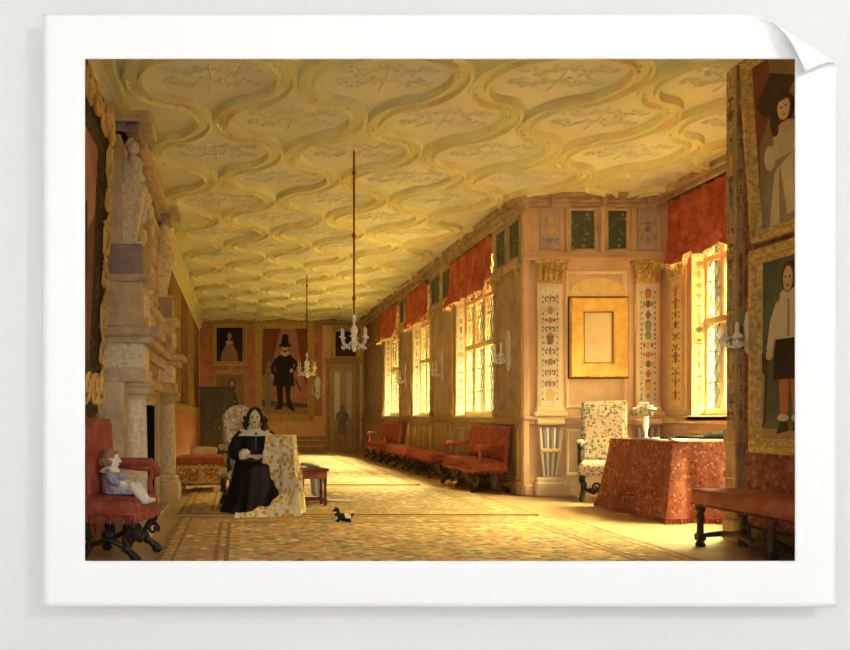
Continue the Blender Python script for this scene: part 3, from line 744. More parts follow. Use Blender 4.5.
# green pictures set in the frieze
def green(F, u0, u1, v0, v1, label):
    root = thing('frieze_picture', label, 'painting', F((u0 + u1) / 2, v0, 0)); off = root.location.copy()
    mb = MB(); ringframe(mb, F, u0, u1, v0, v1, [(0, 0), (0, .05), (.02, .06), (.045, .04), (.045, .015)]); mb.build('frame', 'cornice_wood', root, off)
    mb = MB(); fbox(mb, F, u0 + .03, u1 - .03, v0 + .03, v1 - .03, 0, .02); mb.build('canvas', 'green_picture', root, off)
green(FRONT, 4.52, 4.93, 3.35, 3.96, 'dark green leafy picture above the gilt frame, the one nearer the pier corner')
green(FRONT, 5.03, 5.39, 3.35, 3.96, 'dark green leafy picture above the gilt frame, the one nearer the bay window')
PN = ['window-wall pier next to the pink corner', 'second pier, between red blinds', 'third pier, far down the gallery']
for k, (a, b_) in enumerate(PIERS[:3]):
    m_ = (a + b_) / 2
    green(RIGHT, a + .02, m_ - .02, 3.29, 3.89, 'green picture high on the %s, nearer of its pair' % PN[k])
    green(RIGHT, m_ + .02, b_ - .02, 3.29, 3.89, 'green picture high on the %s, farther of its pair' % PN[k])
# near wall portraits
boy = [(7, [(0, 0), (1, 0), (1, .08), (0, .1)]), (9, [(0, 0), (1, 0), (1, .045), (0, .06)]), (3, [(0, .06), (.16, .1), (.18, .45), (.04, .5), (0, .45)]),
       (5, [(.02, .06), (.12, .1), (.15, .36), (.06, .38)]),
       (6, [(.4, .08), (.5, .08), (.53, .34), (.38, .34)]), (6, [(.6, .08), (.7, .08), (.72, .34), (.56, .34)]),
       (1, [(.34, .03), (.52, .05), (.5, .1), (.4, .1)]), (1, [(.6, .05), (.78, .03), (.7, .1), (.6, .1)]), (2, blob(.44, .12, .08, .02)), (2, blob(.66, .12, .08, .02)),
       (1, [(.3, .33), (.78, .33), (.74, .56), (.34, .56)]),
       (2, [(.32, .55), (.76, .55), (.74, .7), (.66, .8), (.44, .8), (.34, .72)]), (5, [(.52, .56), (.56, .56), (.56, .78), (.53, .78)]),
       (2, [(.36, .76), (.26, .66), (.2, .5), (.28, .48), (.36, .6), (.42, .7)]), (2, [(.7, .76), (.82, .64), (.84, .5), (.76, .5), (.7, .62)]),
       (0, blob(.24, .47, .045, .03)), (0, blob(.8, .48, .04, .03)), (2, blob(.55, .79, .13, .03)),
       (3, blob(.55, .88, .1, .085)), (0, blob(.55, .87, .075, .07)), (1, blob(.52, .88, .012, .007, 8)), (1, blob(.58, .88, .012, .007, 8)), (4, blob(.55, .835, .02, .006, 8))]
painting('portrait_painting', NEAR, 5.75, 6.79, .79, 2.5, .13, 'full-length portrait of a boy in white doublet and orange stockings', [(m_, [(1 - x if False else 1 - (x * .95 - .09), y) for x, y in p]) for m_, p in boy], FM, canvas='canvas_green')
lady = [(4, [(.62, 1), (1, 1), (1, .35), (.9, .1), (.8, .5), (.6, .7)]), (3, [(.3, .8), (.6, .9), (.8, .75), (.7, .65), (.45, .7)]),
        (5, [(.1, 0), (.85, 0), (.75, .3), (.62, .48), (.3, .5), (.2, .3)]), (2, [(.3, .05), (.5, .05), (.55, .4), (.38, .46)]), (5, [(.2, .02), (.3, .02), (.36, .38), (.28, .36)]), (2, [(.6, .0), (.72, .0), (.62, .36), (.56, .4)]),
        (2, [(.3, .46), (.62, .45), (.6, .62), (.52, .66), (.38, .66), (.32, .6)]), (2, blob(.66, .48, .07, .09)), (2, blob(.28, .5, .06, .09)), (0, blob(.45, .655, .1, .03)),
        (0, [(.41, .65), (.49, .65), (.48, .73), (.42, .73)]), (3, blob(.46, .78, .12, .1)), (3, blob(.57, .7, .05, .09)), (0, blob(.445, .775, .075, .08)), (3, [(.34, .8), (.46, .9), (.56, .8), (.5, .83), (.4, .83)]),
        (1, blob(.415, .785, .012, .007, 8)), (1, blob(.47, .785, .012, .007, 8)), (4, blob(.44, .73, .02, .006, 8))]
lady = lady[:2] + [(m_, [(x, y * .84) for x, y in p]) for m_, p in lady[2:]]
lady = [(3, [(.45, .72), (.8, .95), (1, .9), (1, .7), (.7, .62)])] + lady
painting('portrait_painting', NEAR, 5.6, 6.76, 2.55, 4.1, .11, 'portrait of a lady in pale grey dress, leaning out above the boy', [(m_, [(x + .17, y) for x, y in p]) for m_, p in lady], FM, lean=.1, canvas='canvas_brown')
# left wall: great carved frame near the eye
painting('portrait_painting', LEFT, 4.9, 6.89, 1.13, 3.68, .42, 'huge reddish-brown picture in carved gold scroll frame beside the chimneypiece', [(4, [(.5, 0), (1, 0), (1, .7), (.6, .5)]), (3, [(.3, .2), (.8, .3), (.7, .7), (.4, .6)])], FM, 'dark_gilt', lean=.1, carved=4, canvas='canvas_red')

# ------------------------------------------------------------------ hangings on the left wall
def hanging(u0, u1, mat, label):
    mb = MB()
    def fn(a, b_):
        u = u0 + (u1 - u0) * a
        return LEFT(u, 1.36 + 2.4 * b_, .04 + .025 * sin(a * 2 * PI * 5) * (1.2 - b_))
    mb.grid(fn, 40, 6)
    o = mb.build('wall_hanging', mat, None, LEFT((u0 + u1) / 2, 1.36, .04), smooth=True, solid=.008); tag(o, label, 'wall hanging', 'hangings along the left wall')
    return o
for i, (a, b_) in enumerate(((11.2, 14.4), (14.6, 16.9), (17.1, 19.3), (19.5, 21.8), (22.0, 24.6))):
    hanging(a, b_, ['brown_hanging', 'gold_hanging'][i % 2], ['brown wall hanging just behind the stone chimneypiece', 'gold wall hanging, second beyond the chimneypiece', 'brown wall hanging between two gold ones, above the dark cupboard side', 'gold wall hanging, fourth beyond the chimneypiece', 'brown wall hanging in the far corner by the back wall'][i])

# ------------------------------------------------------------------ chimneypiece
root = thing('chimneypiece', 'tall carved stone chimneypiece with marble columns and overmantel against the left wall', 'chimneypiece', (XL + .2, 8.85, 0)); off = root.location.copy()
Y0, Y1 = 6.95, 10.75; XF = -1.0
mb = MB()
mb.box(XL + .012, XF, Y0, 8.0, 0, 1.4, .01); mb.box(XL + .012, XF, 9.7, Y1, 0, 1.4, .01); mb.box(XL + .012, XF, 8.0, 9.7, 1.25, 1.4, .01)
mb.box(XF - .02, XF + .03, 7.9, 8.02, 0, 1.27, .01); mb.box(XF - .02, XF + .03, 9.68, 9.8, 0, 1.27, .01); mb.box(XF - .02, XF + .03, 7.9, 9.8, 1.22, 1.32, .01)
mb.build('surround', 'stone', root, off)
mb = MB(); mb.box(XL + .012, XL + .02, 8.0, 9.7, 0, 1.25); mb.box(XL + .012, XF - .01, 8.0, 8.02, 0, 1.25); mb.box(XL + .012, XF - .01, 9.68, 9.7, 0, 1.25); mb.build('firebox', 'soot', root, off)
mb = MB(); mb.box(XL + .012, -.82, 7.9, 9.8, 0, .05, .01); mb.build('hearth', 'stone', root, off)
def col(y, r):
    c = MB(); c.lathe([(r * 1.0, .34), (r * 1.02, .5), (r, .7), (r * .9, 1.2), (r * .86, 1.26)], (-.925, y, 0), 18)
    o = c.build('column', 'pale_stone', root, off, smooth=True)
    b_ = MB(); b_.box(-.925 - r * 1.5, -.925 + r * 1.5, y - r * 1.5, y + r * 1.5, 0, .24, .015); b_.lathe([(r * 1.45, .24), (r * 1.5, .265), (r * 1.2, .285), (r * 1.3, .31), (r * 1.05, .34)], (-.925, y, 0), 18); b_.build('base', 'stone', o, off)
    k = MB(); k.lathe([(r * .88, 1.25), (r * 1.0, 1.27), (r * .9, 1.29), (r * 1.1, 1.33)], (-.925, y, 0), 18)
    for sy in (-1, 1):
        for xx in (-.925 - r, -.925 + r): k.tube([(xx - .0, y + sy * r * 1.15, 1.33), (xx + .035, y + sy * r * 1.15, 1.33)], .04, 10)
        k.tube([(-.925 - r, y + sy * r * 1.15, 1.325), (-.925 + r, y + sy * r * 1.15, 1.325)], .036, 10)
    k.box(-.925 - r * 1.4, -.925 + r * 1.4, y - r * 1.5, y + r * 1.5, 1.36, 1.4, .008); k.build('capital', 'stone', o, off)
col(7.26, .105); col(10.42, .115)
def bracketed(name, mat, z0, z1, out, ress, b=.012, pads=0):
    m_ = MB(); m_.box(XL + .012, XF + out, Y0 + .05, Y1, z0, z1, b)
    for y in (7.26, 10.42): m_.box(XL + .012, XF + ress, y - .24 - pads, y + .24 + pads, z0, z1, b)
    return m_.build(name, mat, root, off)
bracketed('architrave', 'stone', 1.4, 1.52, .05, .2)
bracketed('frieze', 'pale_stone', 1.52, 1.74, .02, .17)
bracketed('cornice', 'stone', 1.74, 1.8, .1, .25, pads=.03); bracketed('cornice', 'stone', 1.8, 1.88, .16, .32, pads=.07)
for i in range(20):
    m_ = MB(); m_.box(XF + .02, XF + .09, 7.62 + i * .126, 7.69 + i * .126, 1.68, 1.74, .006); m_.build('dentil', 'stone', root, off)
m_ = MB(); m_.box(XF + .015, XF + .05, 8.1, 9.6, 1.54, 1.72, .01); m_.build('tablet', 'violet_marble', root, off)
bracketed('attic', 'stone', 1.88, 2.28, .0, .16)
for y in (7.26, 10.42):
    m_ = MB(); m_.box(XF + .1, XF + .19, y - .14, y + .14, 1.96, 2.2, .03); m_.build('raised_panel', 'pale_stone', root, off)
for i in range(5): m_ = MB(); m_.box(XF - .02, XF + .02, 7.7 + i * .5, 8.0 + i * .5, 1.95, 2.2, .015); m_.build('raised_panel', 'pale_stone', root, off)
bracketed('stringcourse', 'stone', 2.28, 2.35, .06, .23, pads=.03)
for y in (7.26, 10.42):
    m_ = MB(); m_.box(XL + .012, XF + .16, y - .21, y + .21, 2.35, 2.62, .012); m_.build('pedestal_block', 'violet_marble', root, off)
m_ = MB(); m_.box(XL + .012, XF - .04, Y0 + .13, Y1 - .05, 2.35, 3.6, .01)
for (y0, y1) in ((7.65, 8.3), (8.4, 9.3), (9.4, 10.05)): ringframe(m_, FR((XF - .04, 0, 0), (0, 1, 0), (0, 0, 1), (1, 0, 0)), y0, y1, 2.45, 3.5, [(0, 0), (.01, .04), (.05, .04), (.08, .005)])
m_.build('overmantel', 'stone', root, off)
m_ = MB(); m_.ell((XF - .02, 8.85, 2.98), (.05, .36, .42), 18, 10); m_.build('cartouche', 'violet_marble', root, off)
m_ = MB()
for a in range(12):
    t = a * PI / 6; m_.ell((XF, 8.85 + .44 * cos(t), 2.98 + .5 * sin(t)), (.05, .09, .09), 8, 6)
m_.build('cartouche_border', 'pale_stone', root, off)
for y in (7.26, 10.42):
    m_ = MB(); M_ = Matrix.Translation((XF + .04, y, 0))
    for hw, z, z2, h2 in ((.05, 2.66, 3.14, .11),):
        m_.add([(-.09, -hw, z), (.03, -hw, z), (.03, hw, z), (-.09, hw, z), (-.09, -h2, z2), (.11, -h2, z2), (.11, h2, z2), (-.09, h2, z2)],
               [(0, 1, 2, 3), (4, 5, 6, 7), (0, 1, 5, 4), (1, 2, 6, 5), (2, 3, 7, 6), (3, 0, 4, 7)], M_)
    m_.box(-.1, .1, -.12, .12, 2.6, 2.66, .01, M_); m_.box(-.1, .13, -.13, .13, 3.14, 3.19, .01, M_)
    t_ = m_.build('term', 'pale_stone', root, off)
    g = MB(); g.lathe([(.1, 3.18), (.12, 3.26), (.09, 3.33), (.11, 3.4), (.04, 3.46), (.035, 3.48)], (XF + .04, y, 0), 10); g.ell((XF + .05, y, 3.53), (.055, .05, .065), 10, 8)
    for sy in (-1, 1): g.tube([(XF + .04, y + sy * .1, 3.41), (XF + .08, y + sy * .15, 3.32), (XF + .14, y + sy * .06, 3.27)], [.032, .028, .02], 8)
    g.tube([(XF - .02, y, 3.56), (XF + .04, y - .06, 3.6), (XF + .05, y + .06, 3.6), (XF - .02, y, 3.56)], .02, 6)
    g.build('figure', 'pale_stone', t_, off, smooth=True)
bracketed('top_frieze', 'violet_marble', 3.6, 3.68, .02, .14)
bracketed('top_cornice', 'stone', 3.68, 3.77, .12, .24, pads=.05)
for y in (7.6, 8.0, 8.4, 8.8, 9.2, 9.6, 10.0):
    m_ = MB(); m_.tube(scroll((XF + .02, y, 2.32), .05, .01, 1.1, 0, (1, 0, 0), (0, 0, 1), 8), .012, 5); m_.build('scroll', 'pale_stone', root, off)

# ------------------------------------------------------------------ festoon blinds
def blind(F, u0, u1, v0, v1, n, seed, label):
    r = random.Random(seed); W = u1 - u0; k = max(3, round(W / .55)); ph = [r.uniform(-.5, .5) for _ in range(40)]
    root = thing('festoon_blind', label, 'blind', F((u0 + u1) / 2, v0, n), 0, 'red blinds over the windows'); off = root.location.copy()
    def low(a):
        q = abs(sin(PI * a * k)); return v0 + .06 + .17 * (1 - q ** .6) + .05 * ph[int(a * k) % 40]
    def fn(a, t):
        u = u0 + W * a; b0 = low(a); v = v1 + (b0 - v1) * t
        fold = sin(a * 2 * PI * k * 2.5 + ph[3]) + .6 * sin(a * 2 * PI * k * 4.1 + ph[5] * 4 + 2 * t)
        puff = max(0, t - .62) / .38
        return F(u, v, n + .045 * fold * (.6 + .5 * t) + .1 * puff * abs(sin(PI * a * k)) * (1 + .35 * sin(puff * 9 + a * 7)) + .02 * sin(puff * 16 + ph[int(a * k) % 40] * 5) * puff)
    mb = MB(); mb.grid(fn, int(W * 44), 34); mb.build('cloth', 'curtain_red', root, off, smooth=True, solid=.006)
    fr = MB()
    m_ = int(W * 26)
    for i in range(m_ + 1):
        p = fn(i / m_, 1.0); q = Vector((p.x, p.y, p.z - .05)); fr.tube([p, q], [.007, .012], 4)
    fr.tube([fn(i / m_, 1.0) for i in range(m_ + 1)], .009, 5)
    fr.build('fringe', 'gold_ground', root, off)
    mb = MB(); mb.tube([F(u0 - .03, v1 + .005, n), F(u1 + .03, v1 + .005, n)], .02, 8); mb.build('rail', 'dark_wood', root, off)
BL = ['red festoon blind on the first gallery window from the pink corner', 'red festoon blind on the second gallery window from the pink corner', 'red festoon blind on the farthest gallery window']
for i, (a, b_) in enumerate(WINS): blind(RIGHT, a - .04, b_ + .04, [2.98, 2.98, 2.98][i], 3.86, .09, 70 + i, BL[i])
blind(BAY, BW[0] - .2, 10.52, 2.98, 3.92, .14, 77, 'broad red festoon blind over the leaded bay window above the draped table')

# ------------------------------------------------------------------ sconces
def sconce(F, u, v, h, label, n=.012):
    root = thing('wall_sconce', label, 'sconce', F(u, v, n), 0, 'glass candle sconces on the walls'); off = root.location.copy()
    mb = MB()
    pts = [(u + p[0] * h * .14, v + h * (.5 + p[1] * .5)) for p in [(0, -1), (.8, -.7), (.6, -.1), (1, .4), (.5, .9), (0, 1), (-.5, .9), (-1, .4), (-.6, -.1), (-.8, -.7)]]
    mb.prism(pts, F, n, n + .02); mb.build('backplate', 'crystal', root, off)
    for s_ in (-1, 1):
        a = MB(); a.tube([F(u, v + h * .3, n + .02), F(u + s_ * h * .08, v + h * .2, n + .1), F(u + s_ * h * .2, v + h * .22, n + .16), F(u + s_ * h * .22, v + h * .34, n + .16)], .014, 6)
        c_ = F(u + s_ * h * .22, v + h * .34, n + .16); a.lathe([(.012, 0), (.045, .02), (.04, .03), (.02, .06)], c_, 10)
        ar = a.build('arm', 'crystal', root, off, smooth=True)
        c2 = MB(); c2.lathe([(.016, .05), (.015, .05 + h * .22), (.004, .06 + h * .24)], c_, 8); c2.build('candle', 'candle_wax', ar, off)
        d = MB()
        for q in range(4): d.ell(c_ + Vector((.03 * cos(q * 1.57), .03 * sin(q * 1.57), -.03 - .02 * (q % 2))), (.01, .01, .03), 6, 4)
        d.build('drops', 'crystal', ar, off)
sconce(RIGHT, 11.63, 1.75, .6, 'two-armed glass sconce on the shaded panel next to the pink corner')
sconce(RIGHT, 15.4, 1.75, .6, 'glass sconce on the panel between the first and second red blinds')
sconce(RIGHT, 18.8, 1.75, .6, 'glass sconce on the panel far along the window wall')
sconce(BACK, 2.5, 1.6, .75, 'pale glass sconce on the back wall between big portrait and door', .02)
sconce(NEAR, 6.86, 1.62, .38, 'glass sconce on red damask beside the boy portrait')

# ------------------------------------------------------------------ chandeliers
def chandelier(loc, label, scale):
    x, y, z = loc
    root = thing('chandelier', label, 'chandelier', (x, y, z), 0, 'glass chandeliers hung from the ceiling')
    mb = MB(); mb.tube([(0, 0, .5 * scale), (0, 0, CEIL - z)], .011, 6)
    for q in range(3): mb.ell((0, 0, .5 * scale + (CEIL - z - .5 * scale) * (.1 + .38 * q)), (.022, .022, .035), 8, 6)
    mb.build('cord', 'cord_red', root)
    k = scale
    mb = MB(); mb.lathe([(r * k, zz * k) for r, zz in [(.004, 0), (.03, .03), (.012, .06), (.05, .1), (.06, .14), (.02, .17), (.018, .22), (.05, .27), (.055, .31), (.02, .35), (.015, .4), (.035, .44), (.03, .47), (.006, .5)]], n=14); mb.build('stem', 'crystal', root, smooth=True)
    for i in range(6):
        t = i * PI / 3 + .25; c, s_ = cos(t), sin(t)
        a = MB(); a.tube([(c * r * k, s_ * r * k, zz * k) for r, zz in [(.03, .15), (.08, .1), (.14, .1), (.17, .14), (.175, .19)]], [.012 * k, .012 * k, .011 * k, .01 * k, .01 * k], 6)
        a.lathe([(.008 * k, .18 * k), (.04 * k, .2 * k), (.035 * k, .21 * k)], (c * .175 * k, s_ * .175 * k, 0), 10)
        ar = a.build('arm', 'crystal', root, smooth=True)
        cd = MB(); cd.lathe([(.012 * k, .2 * k), (.011 * k, .31 * k), (.002, .33 * k)], (c * .175 * k, s_ * .175 * k, 0), 8); cd.build('candle', 'candle_wax', ar)
        dr = MB()
        for q in range(3): dr.ell((c * (.07 + .05 * q) * k, s_ * (.07 + .05 * q) * k, (.06 + .015 * (q % 2)) * k), (.011 * k, .011 * k, .026 * k), 6, 4)
        dr.tube([(c * .07 * k, s_ * .07 * k, .07 * k), (c * .17 * k, s_ * .17 * k, .07 * k)], .004, 5)
        dr.build('drops', 'crystal', ar)
    return root
chandelier((1.33, 9.17, 1.83), 'glass chandelier on a long red cord, the larger one before the door', .86)
chandelier((1.49, 17.3, 1.92), 'glass chandelier on a long cord, the smaller one before the large full-length portrait', 1.1)
# ------------------------------------------------------------------ seating (local: front faces -Y, origin on the floor)
def fringe(mb, x0, x1, y0, y1, z, h, step=.022):
    def run(ax, ay, bx_, by):
        n = max(2, int(math.hypot(bx_ - ax, by - ay) / step))
        for i in range(n + 1):
            t = i / n; x, y = ax + (bx_ - ax) * t, ay + (by - ay) * t
            mb.tube([(x, y, z), (x, y, z - h * R.uniform(.85, 1.05))], [.006, .009], 4)
    mb.tube([(x0, y1, z), (x0, y0, z), (x1, y0, z), (x1, y1, z)], .009, 5)
    run(x0, y0, x1, y0); run(x0, y0, x0, y1); run(x1, y0, x1, y1)
def carved_leg(mb, x, y, z1, sx, sy, r=.026):
    """scrolling carved leg: S-curve with leaf knops and a curled foot"""
    pts = [(x, y, z1), (x + sx * .02, y + sy * .05, z1 * .8), (x - sx * .02, y - sy * .02, z1 * .52), (x, y + sy * .015, z1 * .28), (x + sx * .02, y + sy * .07, .05), (x + sx * .02, y + sy * .1, .045)]
    mb.tube(pts, [r * 1.1, r * 1.3, r * .8, r, r * 1.3, r * .8], 8)
    mb.ell((x + sx * .015, y + sy * .045, z1 * .82), r * 1.55, 10, 7); mb.ell((x, y, z1 * .3), r * 1.3, 10, 7)
    mb.ell((x + sx * .02, y + sy * .08, r * 1.3), (r * 1.4, r * 1.7, r * 1.3), 10, 7)
    mb.tube(scroll((x, y + sy * .05, z1 * .55), .05, .012, 1.2, 0, (0, sy, 0), (0, 0, 1), 12), r * .5, 6)
    for q in range(4): mb.ell((x + sx * .02, y + sy * (.03 + .02 * q), z1 * (.9 - .12 * q)), (r * .6, r * .5, r * .9), 7, 5)
def carved_stretcher(mb, x0, x1, y, z):
    mb.tube([(x0, y, z), (x0 + (x1 - x0) * .25, y, z - .05), ((x0 + x1) / 2, y, z + .04), (x0 + (x1 - x0) * .75, y, z - .05), (x1, y, z)], [.02, .028, .03, .028, .02], 8)
    c = (x0 + x1) / 2
    for s_ in (-1, 1):
        mb.tube(scroll((c + s_ * .08, y, z + .03), .06, .012, 1.3, -PI / 2, (s_, 0, 0), (0, 0, 1), 14), .014, 6)
        mb.ell((c + s_ * .16, y, z - .02), (.035, .02, .03), 8, 6)
    mb.ell((c, y, z + .08), (.035, .022, .05), 10, 7); mb.ell((c, y, z + .13), .022, 8, 6)
def cushion(x0, x1, y0, y1, z0, z1, crown=.03):
    mb = MB(); mb.box(x0, x1, y0, y1, z0, z1, min(.045, (z1 - z0) * .45), seg=3)
    nv = 12
    def fn(a, b_):
        u, v = 2 * a - 1, 2 * b_ - 1
        return Vector((x0 + .02 + (x1 - x0 - .04) * a, y0 + .02 + (y1 - y0 - .04) * b_, z1 - .004 + crown * (1 - u ** 4) * (1 - v ** 4)))
    mb.grid(fn, nv, nv); return mb
def armchair(name, label, loc, rz, cloth, wood, w=.68, d=.6, sh=.46, bh=1.28, arms=(-1, 1), top_round=False, back_w=None, fringe_mat=None, armpad=None, seat_t=.13, group=None, rake=8, arm_mat=None):
    root = thing(name, label, 'chair', loc, rz, group)
    hw = w / 2; bw = (back_w or w) / 2
    cushion(-hw, hw, -d / 2, d / 2, sh - seat_t, sh).build('seat', cloth, root, smooth=False)
    # raked back
    mb = MB(); M = Matrix.Translation((0, d / 2 - .05, sh - .02)) @ Matrix.Rotation(math.radians(-rake), 4, 'X')
    H = bh - sh
    if top_round:
        n = 20
        pts = [(-bw, 0), (bw, 0), (bw, H * .78)] + [(bw * cos(t), H * .78 + H * .22 * sin(t)) for t in [PI * i / n for i in range(1, n)]] + [(-bw, H * .78)]
        mb.prism(pts, lambda u, v, n_: M @ Vector((u, n_, v)), -.02, .07)
        ins = [(u * .9, .04 + (v * .92)) for u, v in pts]
        mb.prism(ins, lambda u, v, n_: M @ Vector((u, n_, v)), -.05, -.02)
    else:
        mb.box(-bw, bw, -.02, .06, 0, H, .02, M, 2); mb.box(-bw + .035, bw - .035, -.045, -.015, .05, H - .035, .015, M, 2)
    mb.build('backrest', cloth, root)
    for s_ in arms:
        a = MB(); x = s_ * (hw - .03); ah = sh + .22
        a.tube([(x, d / 2 - .04, ah + .03), (x, d * .1, ah), (x, -d * .3, ah - .01), (x, -d * .46, ah + .0), (x, -d * .5, ah - .05)], [.024, .026, .03, .036, .03], 8)
        a.tube([(x, -d * .42, ah - .02), (x + s_ * .01, -d * .34, sh + .1), (x, -d * .4, sh - .06)], [.028, .022, .03], 8)
        a.tube(scroll((x, -d * .47, ah - .04), .05, .012, 1.2, PI / 2, (0, -1, 0), (0, 0, 1), 10), .014, 6)
        ar = a.build('armrest', arm_mat or wood, root, smooth=True)
        p = MB(); p.box(x - .05, x + .05, -d * .42, d * .36, ah + .0, ah + .07, .032, None, 3); p.build('arm_pad', armpad or cloth, ar)
    for sx in (-1, 1):
        for sy in (-1, 1):
            l = MB(); carved_leg(l, sx * (hw - .06), sy * (d / 2 - .08), sh - seat_t + .01, sx * .6, sy if sy < 0 else .6); l.build('leg', wood, root, smooth=True)
    st = MB(); carved_stretcher(st, -hw + .06, hw - .06, -d / 2 + .1, (sh - seat_t) * .5); st.build('front_stretcher', wood, root, smooth=True)
    for sx in (-1, 1):
        st = MB(); st.tube([(sx * (hw - .06), -d / 2 + .1, .12), (sx * (hw - .08), 0, .17), (sx * (hw - .06), d / 2 - .1, .12)], [.02, .026, .02], 8); st.ell((sx * (hw - .08), 0, .2), (.03, .06, .045), 10, 7); st.build('side_stretcher', wood, root, smooth=True)
    if fringe_mat:
        f = MB(); fringe(f, -hw, hw, -d / 2, d / 2, sh - seat_t + .03, .075); f.build('fringe', fringe_mat, root)
    return root
# red chair with the child; faces into the room
armchair('armchair', 'dark-carved armchair in red cloth at the left edge, with the child seated on it', (-.93, 6.25, 0), PI / 2 - .22, 'red_cloth', 'black_wood', w=.6, d=.46, sh=.47, bh=1.1, rake=2, arm_mat='red_cloth', arms=(1,), fringe_mat='red_cloth', armpad='red_leather')
# floral chair before the pink pier, turned to the left
armchair('armchair', 'high-backed armchair in white floral needlework with black carved legs, beside the draped table', (4.74, 10.36, 0), math.radians(-24), 'floral_fabric', 'black_wood', w=.62, d=.6, sh=.5, bh=1.33, back_w=.56, seat_t=.16)
# woman's chair
armchair('armchair', 'high round-backed armchair in pale floral cloth behind the seated lady', (.1, 9.66, .016), math.radians(16), 'grey_floral', 'dark_wood', w=.58, d=.5, sh=.45, bh=1.25, top_round=True, back_w=.4, rake=10)

def settee(name, label, loc, L, rz=-PI / 2, back=True, sh=.45, bh=.98, d=.5, group=None, cloth='red_cloth', cat='settee', wood='dark_wood', ends=True):
    root = thing(name, label, cat, loc, rz, group)
    hw = L / 2
    cushion(-hw, hw, -d / 2, d / 2, sh - .15, sh, .02).build('seat', cloth, root)
    if back:
        mb = MB(); M = Matrix.Translation((0, d / 2 - .06, sh - .02)) @ Matrix.Rotation(math.radians(-6), 4, 'X')
        mb.box(-hw, hw, -.02, .05, 0, bh - sh, .02, M, 2); mb.box(-hw + .04, hw - .04, -.045, -.01, .04, bh - sh - .04, .015, M, 2); mb.build('backrest', cloth, root)
        for s_ in (-1, 1):
            a = MB(); x = s_ * (hw - .04); ah = sh + .2
            a.tube([(x, d / 2 - .08, ah + .04), (x, 0, ah), (x, -d * .36, ah + .01), (x, -d * .46, ah - .04)], [.03, .034, .04, .03], 8)
            a.tube([(x, -d * .38, ah - .01), (x, -d * .3, sh + .08), (x, -d * .38, sh - .05)], [.026, .02, .026], 8)
            a.build('armrest', cloth, root, smooth=True)
    nl = max(2, round(L / 1.0) + 1)
    for i in range(nl):
        x = -hw + .07 + (L - .14) * i / (nl - 1)
        for sy in (-1, 1):
            l = MB(); carved_leg(l, x, sy * (d / 2 - .07), sh - .14, 0, sy, .022); l.build('leg', wood, root, smooth=True)
    st = MB()
    for i in range(nl - 1):
        a_ = -hw + .07 + (L - .14) * i / (nl - 1); b_ = -hw + .07 + (L - .14) * (i + 1) / (nl - 1); carved_stretcher(st, a_, b_, -d / 2 + .1, .14)
    st.build('front_stretcher', wood, root, smooth=True)
    f = MB(); fringe(f, -hw, hw, -d / 2, d / 2, sh - .13, .05, .035); f.build('fringe', cloth, root)
    return root
settee('settee', 'red upholstered settee with carved legs under the first gallery window from the pink corner', (3.62, 12.3, 0), 1.75)
settee('upholstered_bench', 'backless red bench against the window wall, next beyond the nearer red settee', (3.62, 14.95, 0), 2.0, back=False, cat='bench', group='backless red benches')
settee('upholstered_bench', 'backless red bench against the window wall, second beyond the nearer red settee', (3.62, 17.2, 0), 1.9, back=False, cat='bench', group='backless red benches')
settee('settee', 'red settee at the far end of the window wall, near the back door', (3.62, 20.0, 0), 2.3)

# long bench at the right, close to the eye
root = thing('long_bench', 'long bench with dark red leather top and turned legs in the right foreground', 'bench', (4.08, 5.85, 0))
bw_, bl = .46, 1.94
mb = cushion(-bw_ / 2, bw_ / 2, -bl / 2, bl / 2, .34, .49, .02); mb.build('seat', 'red_leather', root)
mb = MB()
for sx in (-1, 1):
    for i in range(int(bl / .035)): mb.ell((sx * bw_ / 2, -bl / 2 + .03 + i * .035, .36), (.006, .009, .009), 6, 4)
for i in range(int(bw_ / .035)): mb.ell((-bw_ / 2 + .02 + i * .035, bl / 2, .36), (.009, .006, .009), 6, 4)
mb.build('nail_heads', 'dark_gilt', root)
TL = [(.034, 0), (.04, .02), (.026, .05), (.036, .08), (.028, .12), (.024, .2), (.034, .25), (.024, .28), (.038, .3), (.038, .35)]
for y in (-.9, 0, .9):
    for sx in (-1, 1):
        l = MB(); l.lathe(TL, (sx * .18, y, 0), 12); l.box(sx * .18 - .035, sx * .18 + .035, y - .035, y + .035, .05, .11, .008); l.build('leg', 'dark_wood', root, smooth=False)
    st = MB(); st.tube([(-.18, y, .09), (0, y, .11), (.18, y, .09)], [.018, .026, .018], 8); st.build('cross_stretcher', 'dark_wood', root, smooth=True)
for y0_, y1_ in ((-.9, 0), (0, .9)):
    st = MB(); c = (y0_ + y1_) / 2
    st.tube([(0, y0_, .1), (0, c - .2, .14), (0, c, .08), (0, c + .2, .14), (0, y1_, .1)], [.02, .03, .034, .03, .02], 8)
    for s_ in (-1, 1): st.tube(scroll((0, c + s_ * .12, .16), .06, .01, 1.3, 0, (0, s_, 0), (0, 0, 1), 12), .014, 6)
    st.build('long_stretcher', 'dark_wood', root, smooth=True)

